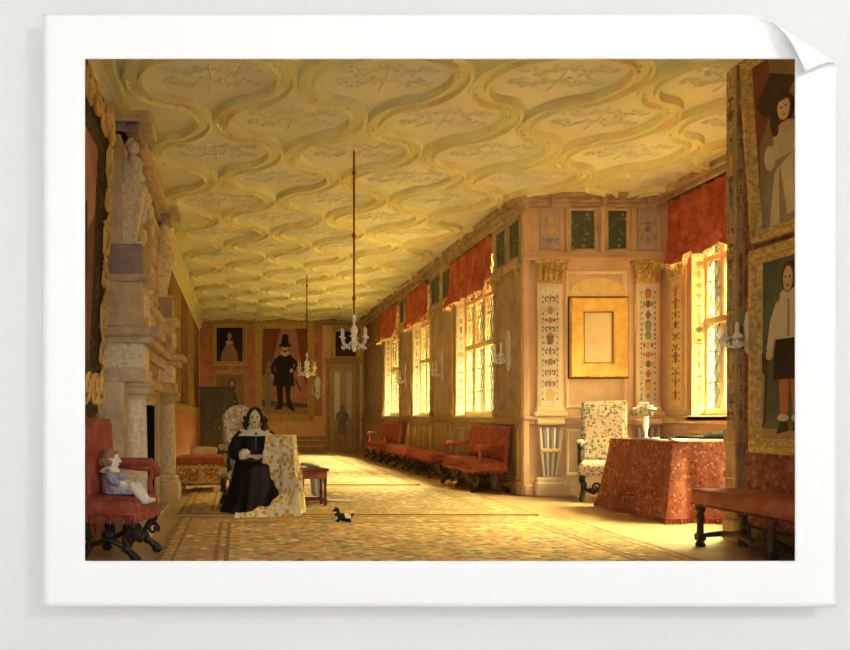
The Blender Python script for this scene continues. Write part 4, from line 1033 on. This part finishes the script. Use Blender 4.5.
# left wall furniture
root = thing('chest_bench', 'low bench with figured gold cloth front and red cushion, beyond the chimneypiece', 'bench', (-.52, 11.75, .016))
mb = MB(); mb.box(-.36, .36, -.42, .42, .1, .4, .02); mb.build('body', 'bench_tapestry', root)
cushion(-.38, .38, -.44, .44, .4, .5, .02).build('cushion', 'red_cloth', root)
mb = MB(); ringframe(mb, FR((0, -.42, 0), (1, 0, 0), (0, 0, 1), (0, -1, 0)), -.35, .0, .13, .38, [(0, 0), (.005, .012), (.03, .012), (.035, 0)]); ringframe(mb, FR((0, -.42, 0), (1, 0, 0), (0, 0, 1), (0, -1, 0)), .0, .35, .13, .38, [(0, 0), (.005, .012), (.03, .012), (.035, 0)]); mb.build('border', 'gilt', root)
for sx in (-1, 1):
    for sy in (-1, 1):
        mb = MB(); mb.lathe([(.03, 0), (.045, .03), (.04, .07), (.03, .1)], (sx * .3, sy * .36, 0), 10); mb.build('foot', 'gilt', root, smooth=True)
root = thing('stool', 'small stool with pale brown top in front of the dark cupboard', 'stool', (-.62, 14.6, 0))
cushion(-.24, .24, -.3, .3, .4, .52, .02).build('seat', 'mauve_panel', root)
for sx in (-1, 1):
    for sy in (-1, 1):
        mb = MB(); mb.lathe([(.025, 0), (.03, .05), (.02, .1), (.03, .2), (.02, .3), (.03, .41)], (sx * .19, sy * .24, 0), 8); mb.build('leg', 'dark_wood', root, smooth=True)
root = thing('tall_cupboard', 'tall dark green-brown cupboard standing behind the lady, below the two small portraits', 'cupboard', (-.44, 17.2, 0))
mb = MB(); mb.box(-.36, .36, -.25, .25, .08, 1.66, .01); mb.build('body', 'grey_cupboard', root)
mb = MB(); mb.box(-.39, .39, -.28, .28, 1.66, 1.72, .015); mb.build('cornice', 'grey_cupboard', root)
mb = MB(); mb.box(-.38, .38, -.27, .27, 0, .09, .012); mb.build('plinth', 'dark_wood', root)
for s_ in (-1, 1):
    mb = MB(); D = FR((0, -.25, 0), (1, 0, 0), (0, 0, 1), (0, -1, 0)); u0, u1 = (.01, .34) if s_ > 0 else (-.34, -.01)
    fbox(mb, D, u0, u1, .12, 1.62, 0, .02, .005); ringframe(mb, D, u0 + .05, u1 - .05, .18, .8, [(0, .02), (.01, .035), (.03, .035), (.04, .02)]); ringframe(mb, D, u0 + .05, u1 - .05, .88, 1.56, [(0, .02), (.01, .035), (.03, .035), (.04, .02)])
    dr = mb.build('door', 'grey_cupboard', root); k = MB(); k.ell((s_ * .04, -.29, .85), .016, 8, 6); k.build('knob', 'gilt', dr)

# statue before the back door
root = thing('statue', 'small grey statue on a low plinth in front of the back door', 'statue', (3.2, 24.55, 0)); 
mb = MB(); mb.box(-.18, .18, -.18, .18, 0, .08, .01); mb.box(-.14, .14, -.14, .14, .08, .5, .01); mb.box(-.18, .18, -.18, .18, .5, .56, .01); mb.build('plinth', 'oak_panel', root)
mb = MB(); mb.lathe([(.13, .56), (.14, .62), (.12, .8), (.09, .98), (.12, 1.1), (.13, 1.2), (.05, 1.27), (.04, 1.3)], n=14, sq=(1, .75)); mb.ell((0, -.01, 1.37), (.06, .07, .085), 12, 9)
for s_ in (-1, 1): mb.tube([(s_ * .12, 0, 1.2), (s_ * .17, -.03, 1.03), (s_ * .06, -.12, .95)], [.04, .034, .025], 8)
for i in range(7): mb.tube([((i - 3) * .035, -.1, .58), ((i - 3) * .025, -.085, .98)], .014, 5)
mb.build('figure', 'statue_grey', root, smooth=True)

# ------------------------------------------------------------------ the draped table in the bay
def drape(x0, x1, y0, y1, h, flare, folds, seed, corner=.06):
    """tablecloth: top sheet and a flaring, folded skirt"""
    r = random.Random(seed); mb = MB()
    per = []
    def addrun(ax, ay, bx_, by, nx, ny, n):
        for i in range(n): t = i / n; per.append((ax + (bx_ - ax) * t, ay + (by - ay) * t, nx, ny))
    n = 34
    addrun(x0, y0, x1, y0, 0, -1, n); addrun(x1, y0, x1, y1, 1, 0, n); addrun(x1, y1, x0, y1, 0, 1, n); addrun(x0, y1, x0, y0, -1, 0, n)
    N_ = len(per); cx, cy = (x0 + x1) / 2, (y0 + y1) / 2
    ph = [r.uniform(0, 6.28) for _ in range(4)]
    def fn(a, b_):
        i = int(round(a * N_)) % N_; x, y, nx, ny = per[i]
        # round normals near corners
        ex, ey = (x - cx) / ((x1 - x0) / 2), (y - cy) / ((y1 - y0) / 2)
        v = Vector((ex ** 7 if True else 0, ey ** 7, 0)); v.normalize()
        s_ = a * N_
        f = .5 * sin(s_ * .5 + ph[0]) + .35 * sin(s_ * .83 + ph[1]) + .3 * sin(s_ * .27 + ph[2])
        o = flare * b_ ** 1.3 + folds * f * b_
        cn = abs(ex * ey) ** 10
        return Vector((x + v.x * (o + cn * flare * .5 * b_), y + v.y * (o + cn * flare * .5 * b_), h - (h - .012) * b_ - .008 * (1 - (1 - b_) ** 8)))
    mb.grid(fn, N_, 22)
    mb.box(x0, x1, y0, y1, h - .006, h + .004, .003)
    return mb, fn, N_
mb, fn, N_ = drape(-.48, .5, -.7, .7, .83, .12, .055, 4)
root = thing('table_carpet', 'red figured carpet draped over the table in the bay, reaching the floor', 'tablecloth', (4.98, 8.98, 0))
mb.build('cloth', 'table_carpet', root, smooth=True)
fr = MB()
for i in range(0, N_ * 3):
    p = fn(i / (N_ * 3), .94); q = fn(i / (N_ * 3), 1.0); fr.tube([p, q + (q - p).normalized() * .01], [.006, .011], 4)
fr.tube([fn(i / N_, .94) for i in range(N_ + 1)], .01, 5)
fr.build('fringe', 'red_cloth', root)
tz = .836
root = thing('glass_vase', 'slender glass vase holding a few white flowers on the draped table', 'vase', (4.74, 9.3, tz))
mb = MB(); mb.lathe([(.04, 0), (.042, .01), (.014, .03), (.018, .07), (.03, .14), (.034, .2), (.03, .25), (.034, .26)], n=14); mb.build('vessel', 'crystal', root, smooth=True)
r = random.Random(8)
for i in range(7):
    t = i * .9; x, y, z = .09 * cos(t) * (1 + .4 * (i % 2)), .06 * sin(t), .34 + .03 * (i % 3)
    s_ = MB(); s_.tube([(0, 0, .12), (x * .3, y * .3, .27), (x, y, z)], .004, 5); s_.ell((x * .8, y * .8, z - .05), (.02, .012, .03), 8, 5); st_ = s_.build('stem', 'leaf_green', root)
    f_ = MB()
    for q in range(5): f_.ell((x + .02 * cos(q * 1.26), y + .02 * sin(q * 1.26), z + .01), (.017, .017, .012), 7, 5)
    f_.build('blossom', 'petal', st_)
def papersheet(loc, rz, w, l, label):
    mb = MB()
    def f(a, b_): return Vector(((a - .5) * w, (b_ - .5) * l, .004 + .012 * abs(a - .5) ** 2 * 4 + .006 * sin(b_ * 4)))
    mb.grid(f, 8, 8); o = mb.build('paper_sheet', 'paper', smooth=True, solid=.003); o.location = loc; o.rotation_euler = (0, 0, rz); tag(o, label, 'paper'); return o
papersheet((4.68, 8.98, tz), .2, .32, .42, 'white paper lying on the draped table by the flower vase')
papersheet((4.6, 8.36, tz), -.15, .16, .22, 'small white paper near the table corner, beside the dark lute neck')
# lute: bowl back, long neck, bent pegbox
root = thing('lute', 'dark lute lying on the near end of the red draped table', 'lute', (5.06, 8.5, tz), math.radians(6))
mb = MB()
def fl(a, b_):
    t = a; rad = .15 * (sin(PI * t ** .72) ** .75) if 0 < t < 1 else 0
    th = PI * b_
    return Vector((.3 - .48 * t, cos(th) * rad, .02 + sin(th) * rad * .62 if True else 0))
mb.grid(fl, 18, 12); mb.grid(lambda a, b_: Vector((.3 - .48 * a, (2 * b_ - 1) * (.15 * (sin(PI * a ** .72) ** .75) if 0 < a < 1 else 0), .02)), 18, 6)
mb.build('bowl', 'lute_wood', root, smooth=True)
mb = MB(); mb.tube([(-.14, 0, .04), (-.44, 0, .04)], [.03, .022], 8, flat=.6); mb.build('neck', 'lute_wood', root, smooth=True)
mb = MB(); mb.tube([(-.43, 0, .04), (-.5, .02, .03), (-.56, .08, .03)], [.022, .02, .016], 8, flat=.7); pg = mb.build('pegbox', 'lute_wood', root, smooth=True)
for i in range(4):
    mb = MB(); mb.tube([(-.47 - .022 * i, -.03 + .018 * i, .03), (-.45 - .022 * i, .06 + .018 * i, .035)], .005, 5); mb.build('peg', 'gilt', pg)

# ------------------------------------------------------------------ side table cloth, stool and linen by the lady
mb, fn, N_ = drape(-.15, .15, -.16, .16, .865, .1, .05, 9)
root = thing('tablecloth', 'yellow floral cloth falling from a small table beside the lady and trailing on the floor', 'tablecloth', (.49, 9.08, .014), math.radians(-12))
mb.build('cloth', 'yellow_floral', root, smooth=True)
mb = MB()
def trail(a, b_):       # the heap of cloth that runs forward over the floor, towards the lady's hem
    x = .27 - .66 * a; wv = .15 * (1 - .6 * a); y = -.24 - .42 * a + (b_ - .5) * 2 * wv
    hgt = (.34 * max(0, 1 - 1.3 * a) ** 1.6 + .1 * (1 - .5 * a)) * sin(PI * b_) ** .7
    return Vector((x, y, .004 + max(0, hgt * (1 + .22 * sin(a * 17 + b_ * 5) + .12 * sin(a * 31))) * (1 if 0 < b_ < 1 else 0)))
mb.grid(trail, 30, 16); mb.build('trailing_end', 'yellow_floral', root, smooth=True)
root = thing('stool', 'small red-brown joined stool beside the yellow floral cloth', 'stool', (.9, 9.72, .016), math.radians(8))
mb = MB(); mb.box(-.18, .18, -.14, .14, .42, .455, .012, seg=2); mb.build('top', 'mahogany', root)
mb = MB(); mb.box(-.16, .16, -.12, .12, .33, .42, .008); mb.build('apron', 'red_leather', root)
for sx in (-1, 1):
    for sy in (-1, 1):
        l = MB(); x, y = sx * .14, sy * .1; l.lathe([(.02, 0), (.022, .08), (.014, .1), (.022, .14), (.014, .22), (.022, .3), (.02, .36)], (x, y, 0), 10); l.build('leg', 'mahogany', root, smooth=True)
for sx in (-1, 1): mb = MB(); mb.box(sx * .14 - .012, sx * .14 + .012, -.1, .1, .06, .09, .004); mb.build('stretcher', 'mahogany', root)
for sy in (-1, 1): mb = MB(); mb.box(-.14, .14, sy * .1 - .012, sy * .1 + .012, .06, .09, .004); mb.build('stretcher', 'mahogany', root)
mb = MB()
def linen(a, b_):
    # over the back-left of the stool top, down behind it and out over the floor to the right
    path = [(-.2, .02, .5), (-.08, .07, .485), (.02, .13, .475), (.06, .2, .44), (.08, .23, .3), (.1, .26, .12), (.16, .3, .03), (.34, .3, .02), (.5, .26, .015)]
    t = a * (len(path) - 1); i = min(int(t), len(path) - 2); f = t - i
    p = Vector(path[i]).lerp(Vector(path[i + 1]), f); w_ = .11 * (1 - .3 * a)
    side = Vector((.8, -.55, 0)) if a < .7 else Vector((.2, -.9, 0))
    q = p + side.normalized() * (b_ - .5) * 2 * w_
    q.z += .018 * sin(b_ * 15 + a * 9) * (1 if a < .75 else .5); q.y += .02 * sin(b_ * 12 + a * 3) * a
    q.z = max(q.z, .008); return q
mb.grid(linen, 34, 14); o = mb.build('linen_cloth', 'white_cloth', None, smooth=True, solid=.005); o.location = (.9, 9.72, .02); tag(o, 'white linen cloth flung over the small joined stool and trailing to the floor', 'cloth')

# ------------------------------------------------------------------ rugs
def rug(label, x0, x1, y0, y1, mat, z=.012):
    W, L = x1 - x0, y1 - y0; mb = MB(); 
    def f(a, b_): return Vector(((a - .5) * W, (b_ - .5) * L, z + .003 * sin(a * 30) * sin(b_ * 22)))
    mb.grid(f, 40, 40); root = mb.build('rug', mat, None, solid=0); md = root.modifiers.new('thick', 'SOLIDIFY'); md.thickness = .01; md.offset = -1
    root.location = ((x0 + x1) / 2, (y0 + y1) / 2, 0); tag(root, label, 'rug')
    for e in (-1, 1):
        fm = MB(); fm.tube([(-W / 2, e * L / 2, .008), (W / 2, e * L / 2, .008)], .006, 5)
        for i in range(int(W / .03)):
            x = -W / 2 + .015 + i * .03; fm.tube([(x, e * L / 2, .008), (x + .006, e * (L / 2 + .06), .005)], .005, 4)
        fm.build('fringe', 'gold_ground', root)
    return root
SP = ['#8c8458', '#a85c34', '#74806c', '#bc7440', '#686860', '#d4b46c', '#b49458', '#8a5a48']
rugmat('rug_near', 4.1, 4.0, .55, ['#b07c3c', '#bc904c', '#cca45c'], SP, '#9c6c30', '#b4843c', '#7a5a2c')
rugmat('rug_mid', 3.96, 3.5, .45, ['#906c40', '#a07e4c', '#ac8e5c'], SP, '#a8803c', '#b89048', '#84622e', 10)
rugmat('rug_far', 2.9, 9.5, .4, ['#906c40', '#a07e50', '#ac8c5c'], SP, '#987038', '#a88040', '#6c4c24', 8)
rug('wide figured rug filling the foreground floor, ochre with a dark-lined border', -.62, 3.48, 4.6, 8.6, 'rug_near')
rug('figured ochre rug under the lady and the little dog, next behind the foreground one', -.66, 3.3, 8.78, 12.28, 'rug_mid')
rug('long worn rug running down the far gallery to the back door', -.02, 2.88, 12.6, 22.1, 'rug_far')
# ------------------------------------------------------------------ people and the dog: one continuous skin each
def body(name, shapes, voxel, mats, paint=None, smooth_it=3):
    mb = MB()
    for k, a in shapes:
        if k == 't': mb.tube(a[0], a[1], 12); [mb.ell(p, r_, 10, 8) for p, r_ in zip(a[0], a[1])]
        else: mb.ell(a[0], a[1], 18, 12, rot=a[2] if len(a) > 2 else None)
    o = mb.build(name + '_src', mats, None)
    md = o.modifiers.new('r', 'REMESH'); md.mode = 'VOXEL'; md.voxel_size = voxel
    sm = o.modifiers.new('s', 'SMOOTH'); sm.factor = .5; sm.iterations = smooth_it
    dg = bpy.context.evaluated_depsgraph_get(); dg.update()
    me = bpy.data.meshes.new_from_object(o.evaluated_get(dg)); bpy.data.objects.remove(o)
    me.materials.clear()
    for m_ in mats: me.materials.append(MATS[m_])
    for p in me.polygons:
        p.use_smooth = True; p.material_index = paint(p.center) if paint else 0
    n = bpy.data.objects.new(name, me); COL.objects.link(n); return n
def rx(deg): return Matrix.Rotation(math.radians(deg), 3, 'X')
def hand(sh, w, d, up, s=1.0, curl=.5, side=1):
    """palm and five separate bent fingers from wrist w towards d"""
    w = Vector(w); d = Vector(d).normalized(); up = Vector(up); up = (up - d * up.dot(d)).normalized(); sd = d.cross(up) * side
    rot = Matrix((sd, d, up)).transposed()
    sh.append(('e', (w + d * .045 * s, (.036 * s, .05 * s, .015 * s), rot)))
    for i, (o, l) in enumerate(((-.027, .062), (-.009, .074), (.009, .07), (.026, .055))):
        b = w + d * .085 * s + sd * o * s
        k1 = b + d * l * .45 * s - up * .008 * curl * s; k2 = k1 + (d - up * curl * .9).normalized() * l * .32 * s; k3 = k2 + (d - up * curl * 2).normalized() * l * .26 * s
        sh.append(('t', ([b - d * .02 * s, k1, k2, k3], [.0095 * s, .0088 * s, .008 * s, .0065 * s])))
    b = w + d * .03 * s - sd * .03 * s
    sh.append(('t', ([b, b + (d * .6 - sd * .8).normalized() * .035 * s, b + (d * .9 - sd * .7).normalized() * .062 * s - up * .006], [.011 * s, .01 * s, .0075 * s])))
def headshape(sh, c, s=1.0, yaw=0, child=False):
    """skull, jaw, nose, brow, lips, ears; the face looks to -Y turned by yaw"""
    c = Vector(c); Rz = Matrix.Rotation(yaw, 3, 'Z')
    q = lambda x, y, z: c + Rz @ (Vector((x, y, z)) * s)
    e = lambda p, r_: sh.append(('e', (q(*p), tuple(v * s for v in r_), Rz)))
    e((0, .012, .02), (.072, .09, .085)); e((0, -.02, -.035), (.056 if not child else .064, .062, .072)); e((0, -.052, -.088), (.024, .022, .02))
    e((0, -.088, -.012), (.012, .016, .026)); e((0, -.1, -.028), (.013, .014, .011))
    for k in (-1, 1):
        e((k * .03, -.07, .008), (.02, .014, .008)); e((k * .034, -.06, -.032), (.022, .018, .022)); e((k * .072, .012, -.012), (.01, .022, .03)); e((k * .029, -.074, -.006), (.013, .008, .009))
    e((0, -.08, -.058), (.022, .012, .007)); e((0, -.077, -.068), (.018, .012, .007))
    return q
def facepaint(q, s):
    eyes = [q(k * .029, -.082, -.005) for k in (-1, 1)]; brows = [q(k * .03 + k * dx, -.082, .016) for k in (-1, 1) for dx in (-.01, 0, .01)]; lips = [q(dx, -.09, -.062) for dx in (-.013, 0, .013)]
    def f(p):
        if any((p - e).length < .0095 * s for e in eyes) or any((p - e).length < .005 * s for e in brows): return 2
        if any((p - e).length < .0095 * s for e in lips): return 1
        return 0
    return f
# ---- the lady (seated, local frame facing -Y)
sh = []
q = headshape(sh, (0, -.01, 1.075), 1.0, math.radians(-8))
sh += [('t', ([(0, .02, .9), (0, .012, .97), (0, .0, 1.03)], [.05, .04, .042])),
       ('t', ([(0, 0, .5), (0, .01, .62), (0, .015, .76), (0, .02, .86)], [.13, .105, .115, .09])),
       ('t', ([(-.145, .02, .87), (0, .02, .89), (.145, .02, .87)], [.05, .06, .05]))]
for k in (-1, 1):
    sh.append(('t', ([(k * .15, .02, .87), (k * .215, -.02, .66), (k * .1, -.25, .63)], [.048, .04, .026])))
    sh.append(('t', ([(k * .09, 0, .5), (k * .11, -.4, .49), (k * .1, -.4, .09)], [.08, .052, .036])))
    sh.append(('t', ([(k * .1, -.38, .06), (k * .11, -.54, .035)], [.036, .026])))
hand(sh, (-.1, -.25, .63), (.75, -.5, -.1), (0, -.3, 1), .95, .6, 1); hand(sh, (.1, -.25, .63), (-.75, -.5, -.06), (0, -.3, 1), .95, .6, -1)
LADY = (.2, 9.4, .014); LRZ = math.radians(4)
lady = body('person', sh, .0065, ['skin', 'lips', 'eye_dark'], facepaint(q, 1.0))
lady.location = LADY; lady.rotation_euler = (0, 0, LRZ)
tag(lady, 'woman in a black gown with white lace collar seated in the middle of the gallery', 'person')
# gown: bodice and spreading skirt
mb = MB()
secs = [(.9, 0, .02, .15, .085), (.87, 0, .018, .185, .105), (.8, 0, .012, .165, .125), (.72, 0, .01, .14, .115), (.64, 0, .0, .125, .11), (.605, 0, -.04, .17, .18), (.58, 0, -.15, .23, .3), (.53, 0, -.19, .255, .34), (.45, 0, -.2, .275, .35), (.3, .0, -.22, .31, .37), (.15, -.01, -.24, .35, .41), (.03, -.02, -.25, .39, .44), (.006, -.02, -.25, .395, .445)]
def gown(a, b_):
    t = b_ * (len(secs) - 1); i = min(int(t), len(secs) - 2); f = t - i
    A, B = secs[i], secs[i + 1]; z, cx, cy, rx_, ry_ = [A[j] + (B[j] - A[j]) * f for j in range(5)]
    th = 2 * PI * a; k = max(0, (.58 - z) / .58)
    w_ = 1 + .055 * k * (sin(th * 13 + 1) + .6 * sin(th * 7 + 2 + z * 3))
    return Vector((cx + cos(th) * rx_ * w_, cy + sin(th) * ry_ * w_, z))
mb.grid(gown, 96, 66); mb.build('gown', 'black_dress', lady, smooth=True)
for k in (-1, 1):
    mb = MB(); mb.tube([(k * .14, .02, .88), (k * .19, .01, .8), (k * .235, -.01, .7), (k * .225, -.07, .645), (k * .165, -.16, .64)], [.07, .085, .088, .08, .06], 14); mb.build('sleeve', 'black_dress', lady, smooth=True)
    mb = MB()
    M = Matrix.Translation((k * .145, -.19, .635)) @ Vector((-k * .06, -.1, 0)).to_track_quat('Z', 'Y').to_matrix().to_4x4()
    mb.lathe([(.05, -.03), (.075, -.01), (.085, .02), (.07, .05), (.036, .06)], (0, 0, 0), 20, M, flute=.16); mb.build('cuff', 'lace', lady, smooth=True)
mb = MB()
def collar(a, b_):
    th = 2 * PI * a; r_ = .08 + .14 * b_; sc_ = 1 + .05 * sin(th * 12) * b_
    return Vector((cos(th) * r_ * 1.04 * sc_, .018 + sin(th) * r_ * .72 * sc_, .955 - .1 * b_ ** 1.4 - .02 * (1 if sin(th) < 0 else 0) * (-sin(th)) * (1 - b_)))
mb.grid(collar, 72, 8); mb.build('collar', 'lace', lady, smooth=True, solid=.006)
mb = MB(); mb.ell((0, -.125, .875), (.022, .012, .022), 12, 8); mb.build('brooch', 'blue_paint', lady, smooth=True)
mb = MB()
for i in range(8): mb.ell((0, -.112 - .004 * i if i < 2 else -.12 + .003 * i, .84 - i * .028), (.008, .006, .008), 8, 5)
mb.build('bodice_buttons', 'gold_paint', lady)
mb = MB()       # hair: smooth crown, parted, with ringlets to the shoulders
Rz = Matrix.Rotation(math.radians(-8), 3, 'Z'); hc = Vector((0, -.01, 1.075))
mb.ell(hc + Rz @ Vector((0, .03, .036)), (.082, .088, .083), 20, 12); mb.ell(hc + Rz @ Vector((0, .1, .03)), (.045, .045, .045), 14, 9)
for k in (-1, 1):
    mb.tube([hc + Rz @ Vector(p) for p in [(k * .01, -.06, .1), (k * .05, -.055, .075), (k * .078, -.03, .02), (k * .088, -.01, -.05)]], [.016, .022, .022, .02], 8)
    for j in range(4):
        pts = []
        for i in range(15):
            t = i / 14; a_ = t * 14 + j
            pts.append(hc + Rz @ Vector((k * (.082 + .012 * j + .02 * t) + .012 * cos(a_), -.03 + .028 * j + .012 * sin(a_), .0 - .19 * t)))
        mb.tube(pts, [.017] * 12 + [.013, .01, .006], 7)
hr = mb.build('hair', 'hair_brown', lady, smooth=True)
mb = MB(); mb.ell(hc + Rz @ Vector((.078, .01, .045)), (.018, .02, .02), 10, 7); mb.build('hair_bow', 'lace', hr, smooth=True)

# ---- the child on the red armchair
sh = []
q = headshape(sh, (0, .03, .31), .86, math.radians(18), True)
sh += [('t', ([(0, .04, .21), (0, .035, .26)], [.03, .03])), ('t', ([(0, .02, .06), (0, .03, .13), (0, .04, .2)], [.075, .068, .055])), ('t', ([(-.07, .04, .195), (.07, .04, .195)], [.032, .032]))]
for k in (-1, 1):
    sh.append(('t', ([(k * .075, .04, .195), (k * .105, -.03, .12), (k * .065, -.12, .1)], [.03, .025, .017])))
    sh.append(('t', ([(k * .04, 0, .05), (k * .055, -.19, .075), (k * .05, -.3, -.06)], [.048, .036, .024])))
    sh.append(('t', ([(k * .05, -.3, -.065), (k * .055, -.36, -.055)], [.024, .018])))
    hand(sh, (k * .065, -.12, .1), (-k * .5, -.7, -.1), (0, -.2, 1), .55, .5, -k)
CH = (-.96, 6.2, .5)
child = body('person', sh, .0055, ['skin', 'lips', 'eye_dark'], facepaint(q, .86))
child.location = CH; child.rotation_euler = (0, 0, PI / 2 - .2); child.scale = (.86,) * 3
tag(child, 'small child in blue dress and white collar sitting back in the red armchair', 'person')
mb = MB()
secs2 = [(.215, .04, .06, .045), (.19, .04, .098, .062), (.12, .03, .09, .08), (.08, .0, .1, .1), (.05, -.06, .118, .16), (.005, -.08, .125, .175)]
def frock(a, b_):
    t = b_ * (len(secs2) - 1); i = min(int(t), len(secs2) - 2); f = t - i; A, B = secs2[i], secs2[i + 1]
    z, cy, rx_, ry_ = [A[j] + (B[j] - A[j]) * f for j in range(4)]; th = 2 * PI * a; w_ = 1 + .06 * b_ * sin(th * 11)
    return Vector((cos(th) * rx_ * w_, cy + sin(th) * ry_ * w_, z))
mb.grid(frock, 60, 24); mb.build('frock', 'blue_cloth', child, smooth=True)
for k in (-1, 1):
    mb = MB(); mb.tube([(k * .07, .04, .2), (k * .1, .0, .16), (k * .112, -.04, .122), (k * .09, -.085, .108)], [.036, .042, .042, .032], 12); mb.build('sleeve', 'blue_cloth', child, smooth=True)
    mb = MB(); mb.tube([(k * .05, -.17, .072), (k * .054, -.2, .07), (k * .05, -.3, -.06), (k * .052, -.345, -.058)], [.04, .042, .03, .024], 12); mb.build('stocking', 'white_cloth', child, smooth=True)
mb = MB()
mb.grid(lambda a, b_: Vector((cos(2 * PI * a) * (.035 + .08 * b_), .038 + sin(2 * PI * a) * (.035 + .055 * b_), .245 - .05 * b_ ** 1.5)), 40, 6); mb.build('collar', 'lace', child, smooth=True, solid=.006)
mb = MB(); Rz = Matrix.Rotation(math.radians(18), 3, 'Z'); hc = Vector((0, .03, .31))
mb.ell(hc + Rz @ Vector((0, .022, .028)), (.07, .076, .072), 18, 11)
for j in range(12):
    t = -.4 + j * .36; mb.ell(hc + Rz @ Vector((.066 * cos(t), .03 + .062 * sin(t), -.02 - .01 * (j % 2))), (.022, .022, .028), 8, 6)
for k in (-1, 0, 1): mb.ell(hc + Rz @ Vector((k * .03, -.045, .058)), (.022, .016, .016), 8, 6)
mb.build('hair', 'hair_fair', child, smooth=True)

# ---- the little dog, lying with its head up, facing left
sh = [('t', ([(.055, 0, .05), (.02, 0, .055), (-.02, 0, .062), (-.045, 0, .075)], [.04, .042, .042, .035])),
      ('t', ([(-.04, 0, .08), (-.055, -.004, .11)], [.03, .026])), ('e', ((-.06, -.004, .13), (.03, .028, .028))), ('e', ((-.088, -.006, .122), (.017, .014, .013))), ('e', ((-.103, -.006, .126), (.006, .007, .005))),
      ('t', ([(.08, .0, .055), (.11, .015, .06), (.13, .02, .085)], [.014, .012, .008]))]
for k in (-1, 1):
    sh.append(('t', ([(-.058, k * .024, .148), (-.056, k * .036, .13), (-.052, k * .038, .1)], [.011, .013, .009])))
    sh.append(('t', ([(-.035, k * .028, .06), (-.045, k * .03, .03), (-.085, k * .03, .012), (-.105, k * .03, .012)], [.02, .016, .012, .011])))
    sh.append(('t', ([(.06, k * .03, .05), (.035, k * .046, .04), (.07, k * .05, .018), (.03, k * .05, .012)], [.03, .024, .016, .011])))
def dogpaint(p):
    if p.x > .02 and p.z > .05 and p.x < .1: return 1
    if p.x < -.02 and p.z < .07 and abs(p.y) < .028: return 1
    if p.x < -.07 and p.z < .118 and p.z > .1: return 1
    if p.z < .02 and p.x < -.07: return 1
    return 0
dog = body('dog', sh, .0042, ['dog_black', 'dog_white'], dogpaint, 2)
dog.location = (1.06, 8.16, .014); dog.rotation_euler = (0, 0, math.radians(12)); dog.scale = (.98,) * 3
tag(dog, 'little black and white dog lying on the rug in front of the stool', 'dog')
